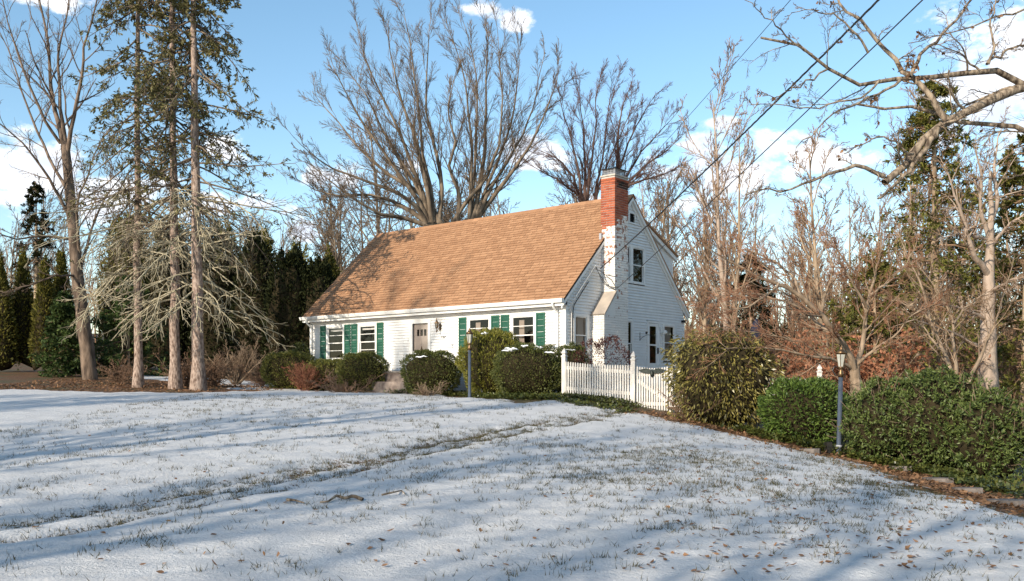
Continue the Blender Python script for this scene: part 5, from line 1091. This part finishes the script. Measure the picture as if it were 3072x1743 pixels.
# ------------------------------------------------------------------ ground cover, grass, leaves
g = np.random.default_rng(55)
def poly_pts(n, line, half, rngg):
    line = np.array(line); d = np.r_[0, np.cumsum(np.linalg.norm(np.diff(line, axis=0), axis=1))]; q = rngg.uniform(0, d[-1], n); p = np.stack([np.interp(q, d, line[:, i]) for i in range(2)], -1); return p + rngg.normal(0, half, (n, 2))
def curled(rg, pos, dr, ln, wd):
    n = len(pos); dr = nrm(dr * [1, 1, .35]); up = nrm(np.tile([0, 0, 1.], (n, 1)) + rg.normal(0, .35, (n, 3))); u = nrm(np.cross(dr, up)); w = np.cross(u, dr); c = rg.uniform(-.1, .6, n)[:, None]; fo = rg.uniform(.05, .5, n)[:, None]; rows = []
    for t_, wt in ((0, .12), (.3, .5), (.62, .42), (1, .04)):
        m_ = pos + dr * (ln * t_)[:, None] + w * c * (ln * (t_ - .3) ** 2)[:, None]; j = rg.uniform(.7, 1.3, (n, 1)) * wt * wd[:, None]
        rows += [m_ - u * j + w * j * fo, m_, m_ + u * j + w * j * fo]
    V = np.stack(rows, 1).reshape(-1, 3); b = np.arange(n)[:, None, None] * 12; q = np.array([[r * 3 + k, r * 3 + k + 1, r * 3 + k + 4, r * 3 + k + 3] for r in range(3) for k in range(2)])
    return V, (b + q[None]).reshape(-1, 4)
def cover(name, label, cat, pts, lift, ll, lw, mat, flat=.5):
    z = gtop(pts[:, 0], pts[:, 1]); n = len(pts); pos = np.c_[pts, z + g.uniform(0, lift, n)]; d = g.normal(0, 1, (n, 3)); d[:, 2] = np.abs(d[:, 2]) * flat
    if name == 'blown_leaves': V, Fc = curled(g, pos + [0, 0, .006], d, g.uniform(.6, 1.4, n) * ll, g.uniform(.6, 1.4, n) * lw)
    else: V, Fc = leaves(g, pos, d, g.uniform(.7, 1.3, n) * ll, g.uniform(.7, 1.3, n) * lw, roll=np.tile([0, 0, 1.], (n, 1)) + g.normal(0, .35, (n, 3)))
    tag(obj(name, mesh_np(name, V, Fc, M[mat])), label, cat, kind='stuff')
bed = [gp(u, v) for u, v in ((1190, 1186), (1300, 1187), (1420, 1190), (1560, 1198), (1680, 1196), (1780, 1202), (1890, 1222))]
p = np.r_[poly_pts(9500, bed, .22, g)]; cover('ground_ivy', 'low ivy bed along the foot of the yews and the picket fence', 'ground cover', p, .13, .075, .05, 'ivy')
bed3 = [gp(u, v) for u, v in ((1700, 1213), (1760, 1226), (1850, 1234), (1900, 1246))]
cover('ground_ivy', 'scattered ivy clumps on the snow below the picket fence', 'ground cover', poly_pts(26, bed3, .12, g).repeat(45, 0) + g.normal(0, .09, (26 * 45, 2)), .08, .07, .05, 'ivy')
bed2 = [gp(u, v) for u, v in ((2230, 1298), (2330, 1322), (2450, 1345), (2560, 1375), (2700, 1405), (2830, 1432), (2960, 1465), (3060, 1490))]
cover('pachysandra', 'leafy green pachysandra along the foot of the pieris hedge', 'ground cover', poly_pts(420, bed2, .2, g).repeat(14, 0) + g.normal(0, .07, (420 * 14, 2)), .14, .085, .05, 'ivy')
walk = [gp(u, v) for u, v in ((1930, 1240), (2060, 1268), (2250, 1312), (2440, 1358), (2620, 1398), (2800, 1455), (2950, 1500), (3080, 1545))]
cover('fallen_leaves', 'brown fallen leaves littering the walk beside the shrubs', 'leaves', poly_pts(5600, walk, .36, g), .02, .085, .055, 'deadleaf', .15)
lf = np.c_[g.uniform(-18, -8, 6000), g.uniform(28.3, 36, 6000)]; cover('leaf_litter', 'russet leaf litter under the tall spruces', 'leaves', lf, .02, .09, .06, 'deadleaf', .2)
# leaves blown on the snow
k = [gp(u, v) for u, v in np.c_[g.uniform(1900, 3072, 500), g.uniform(1330, 1743, 500)]] + [gp(u, v) for u, v in np.c_[g.uniform(0, 3072, 170), g.uniform(1300, 1743, 170)]]
k = np.array(k); kn = poly_pts(700, walk, .8, g); cover('blown_leaves', 'scattered curled brown leaves lying on the snow', 'leaves', np.r_[k, kn], .008, .055, .036, 'deadleaf', .35)
# stems in the beds under the rhododendron
twig_shrub('dry_thicket', 'bare brown stems tangled under the rhododendron by the gate', 1725, 21.0, 1.2, .8, 98, 'brownshrub', 40, spread=1.2, dn=(5, 4, 1), minr=.007)
# grass blades poking through the snow, in tufts; thicker where the snow is thin
cand = np.c_[g.uniform(-9, 8, 75000), g.uniform(5.4, 26, 75000)]
ix = np.clip(np.searchsorted(xs, cand[:, 0]), 0, nx - 1); iy = np.clip(np.searchsorted(ys, cand[:, 1]), 0, ny - 1)
dens = .035 + .85 * thin[iy, ix] + .12 * np.clip(noise2(cand[:, 0], cand[:, 1], 9, [(2.2, .8), (.8, .5)]), 0, 1); keep = (g.uniform(size=len(cand)) < dens) & (snow[iy, ix] > .4); tuft = cand[keep]
nb = g.integers(3, 12, len(tuft)); bp = np.repeat(tuft, nb, 0); bp = bp + g.normal(0, .035, bp.shape); n = len(bp); z = gtop(bp[:, 0], bp[:, 1])
d = np.c_[g.normal(0, .55, (n, 2)), np.full(n, 1.)] ; d = nrm(d); u_ = nrm(np.cross(d, g.normal(0, 1, (n, 3)))); ln = g.uniform(.03, .10, n)[:, None]
P0 = np.c_[bp, z - .01]; V = np.stack([P0 - u_ * .004, P0 + u_ * .004, P0 + d * ln + np.c_[g.normal(0, .012, (n, 2)), np.zeros(n)]], 1).reshape(-1, 3)
tag(obj('grass_blades', mesh_np('grass_blades', V, np.arange(3 * n).reshape(n, 3), M['grass'])), 'winter grass blades poking up through the thin snow', 'grass', kind='stuff')
print('objects', len(bpy.data.objects), 'tris', sum(len(m.loops) - 2 * len(m.polygons) for m in bpy.data.meshes))
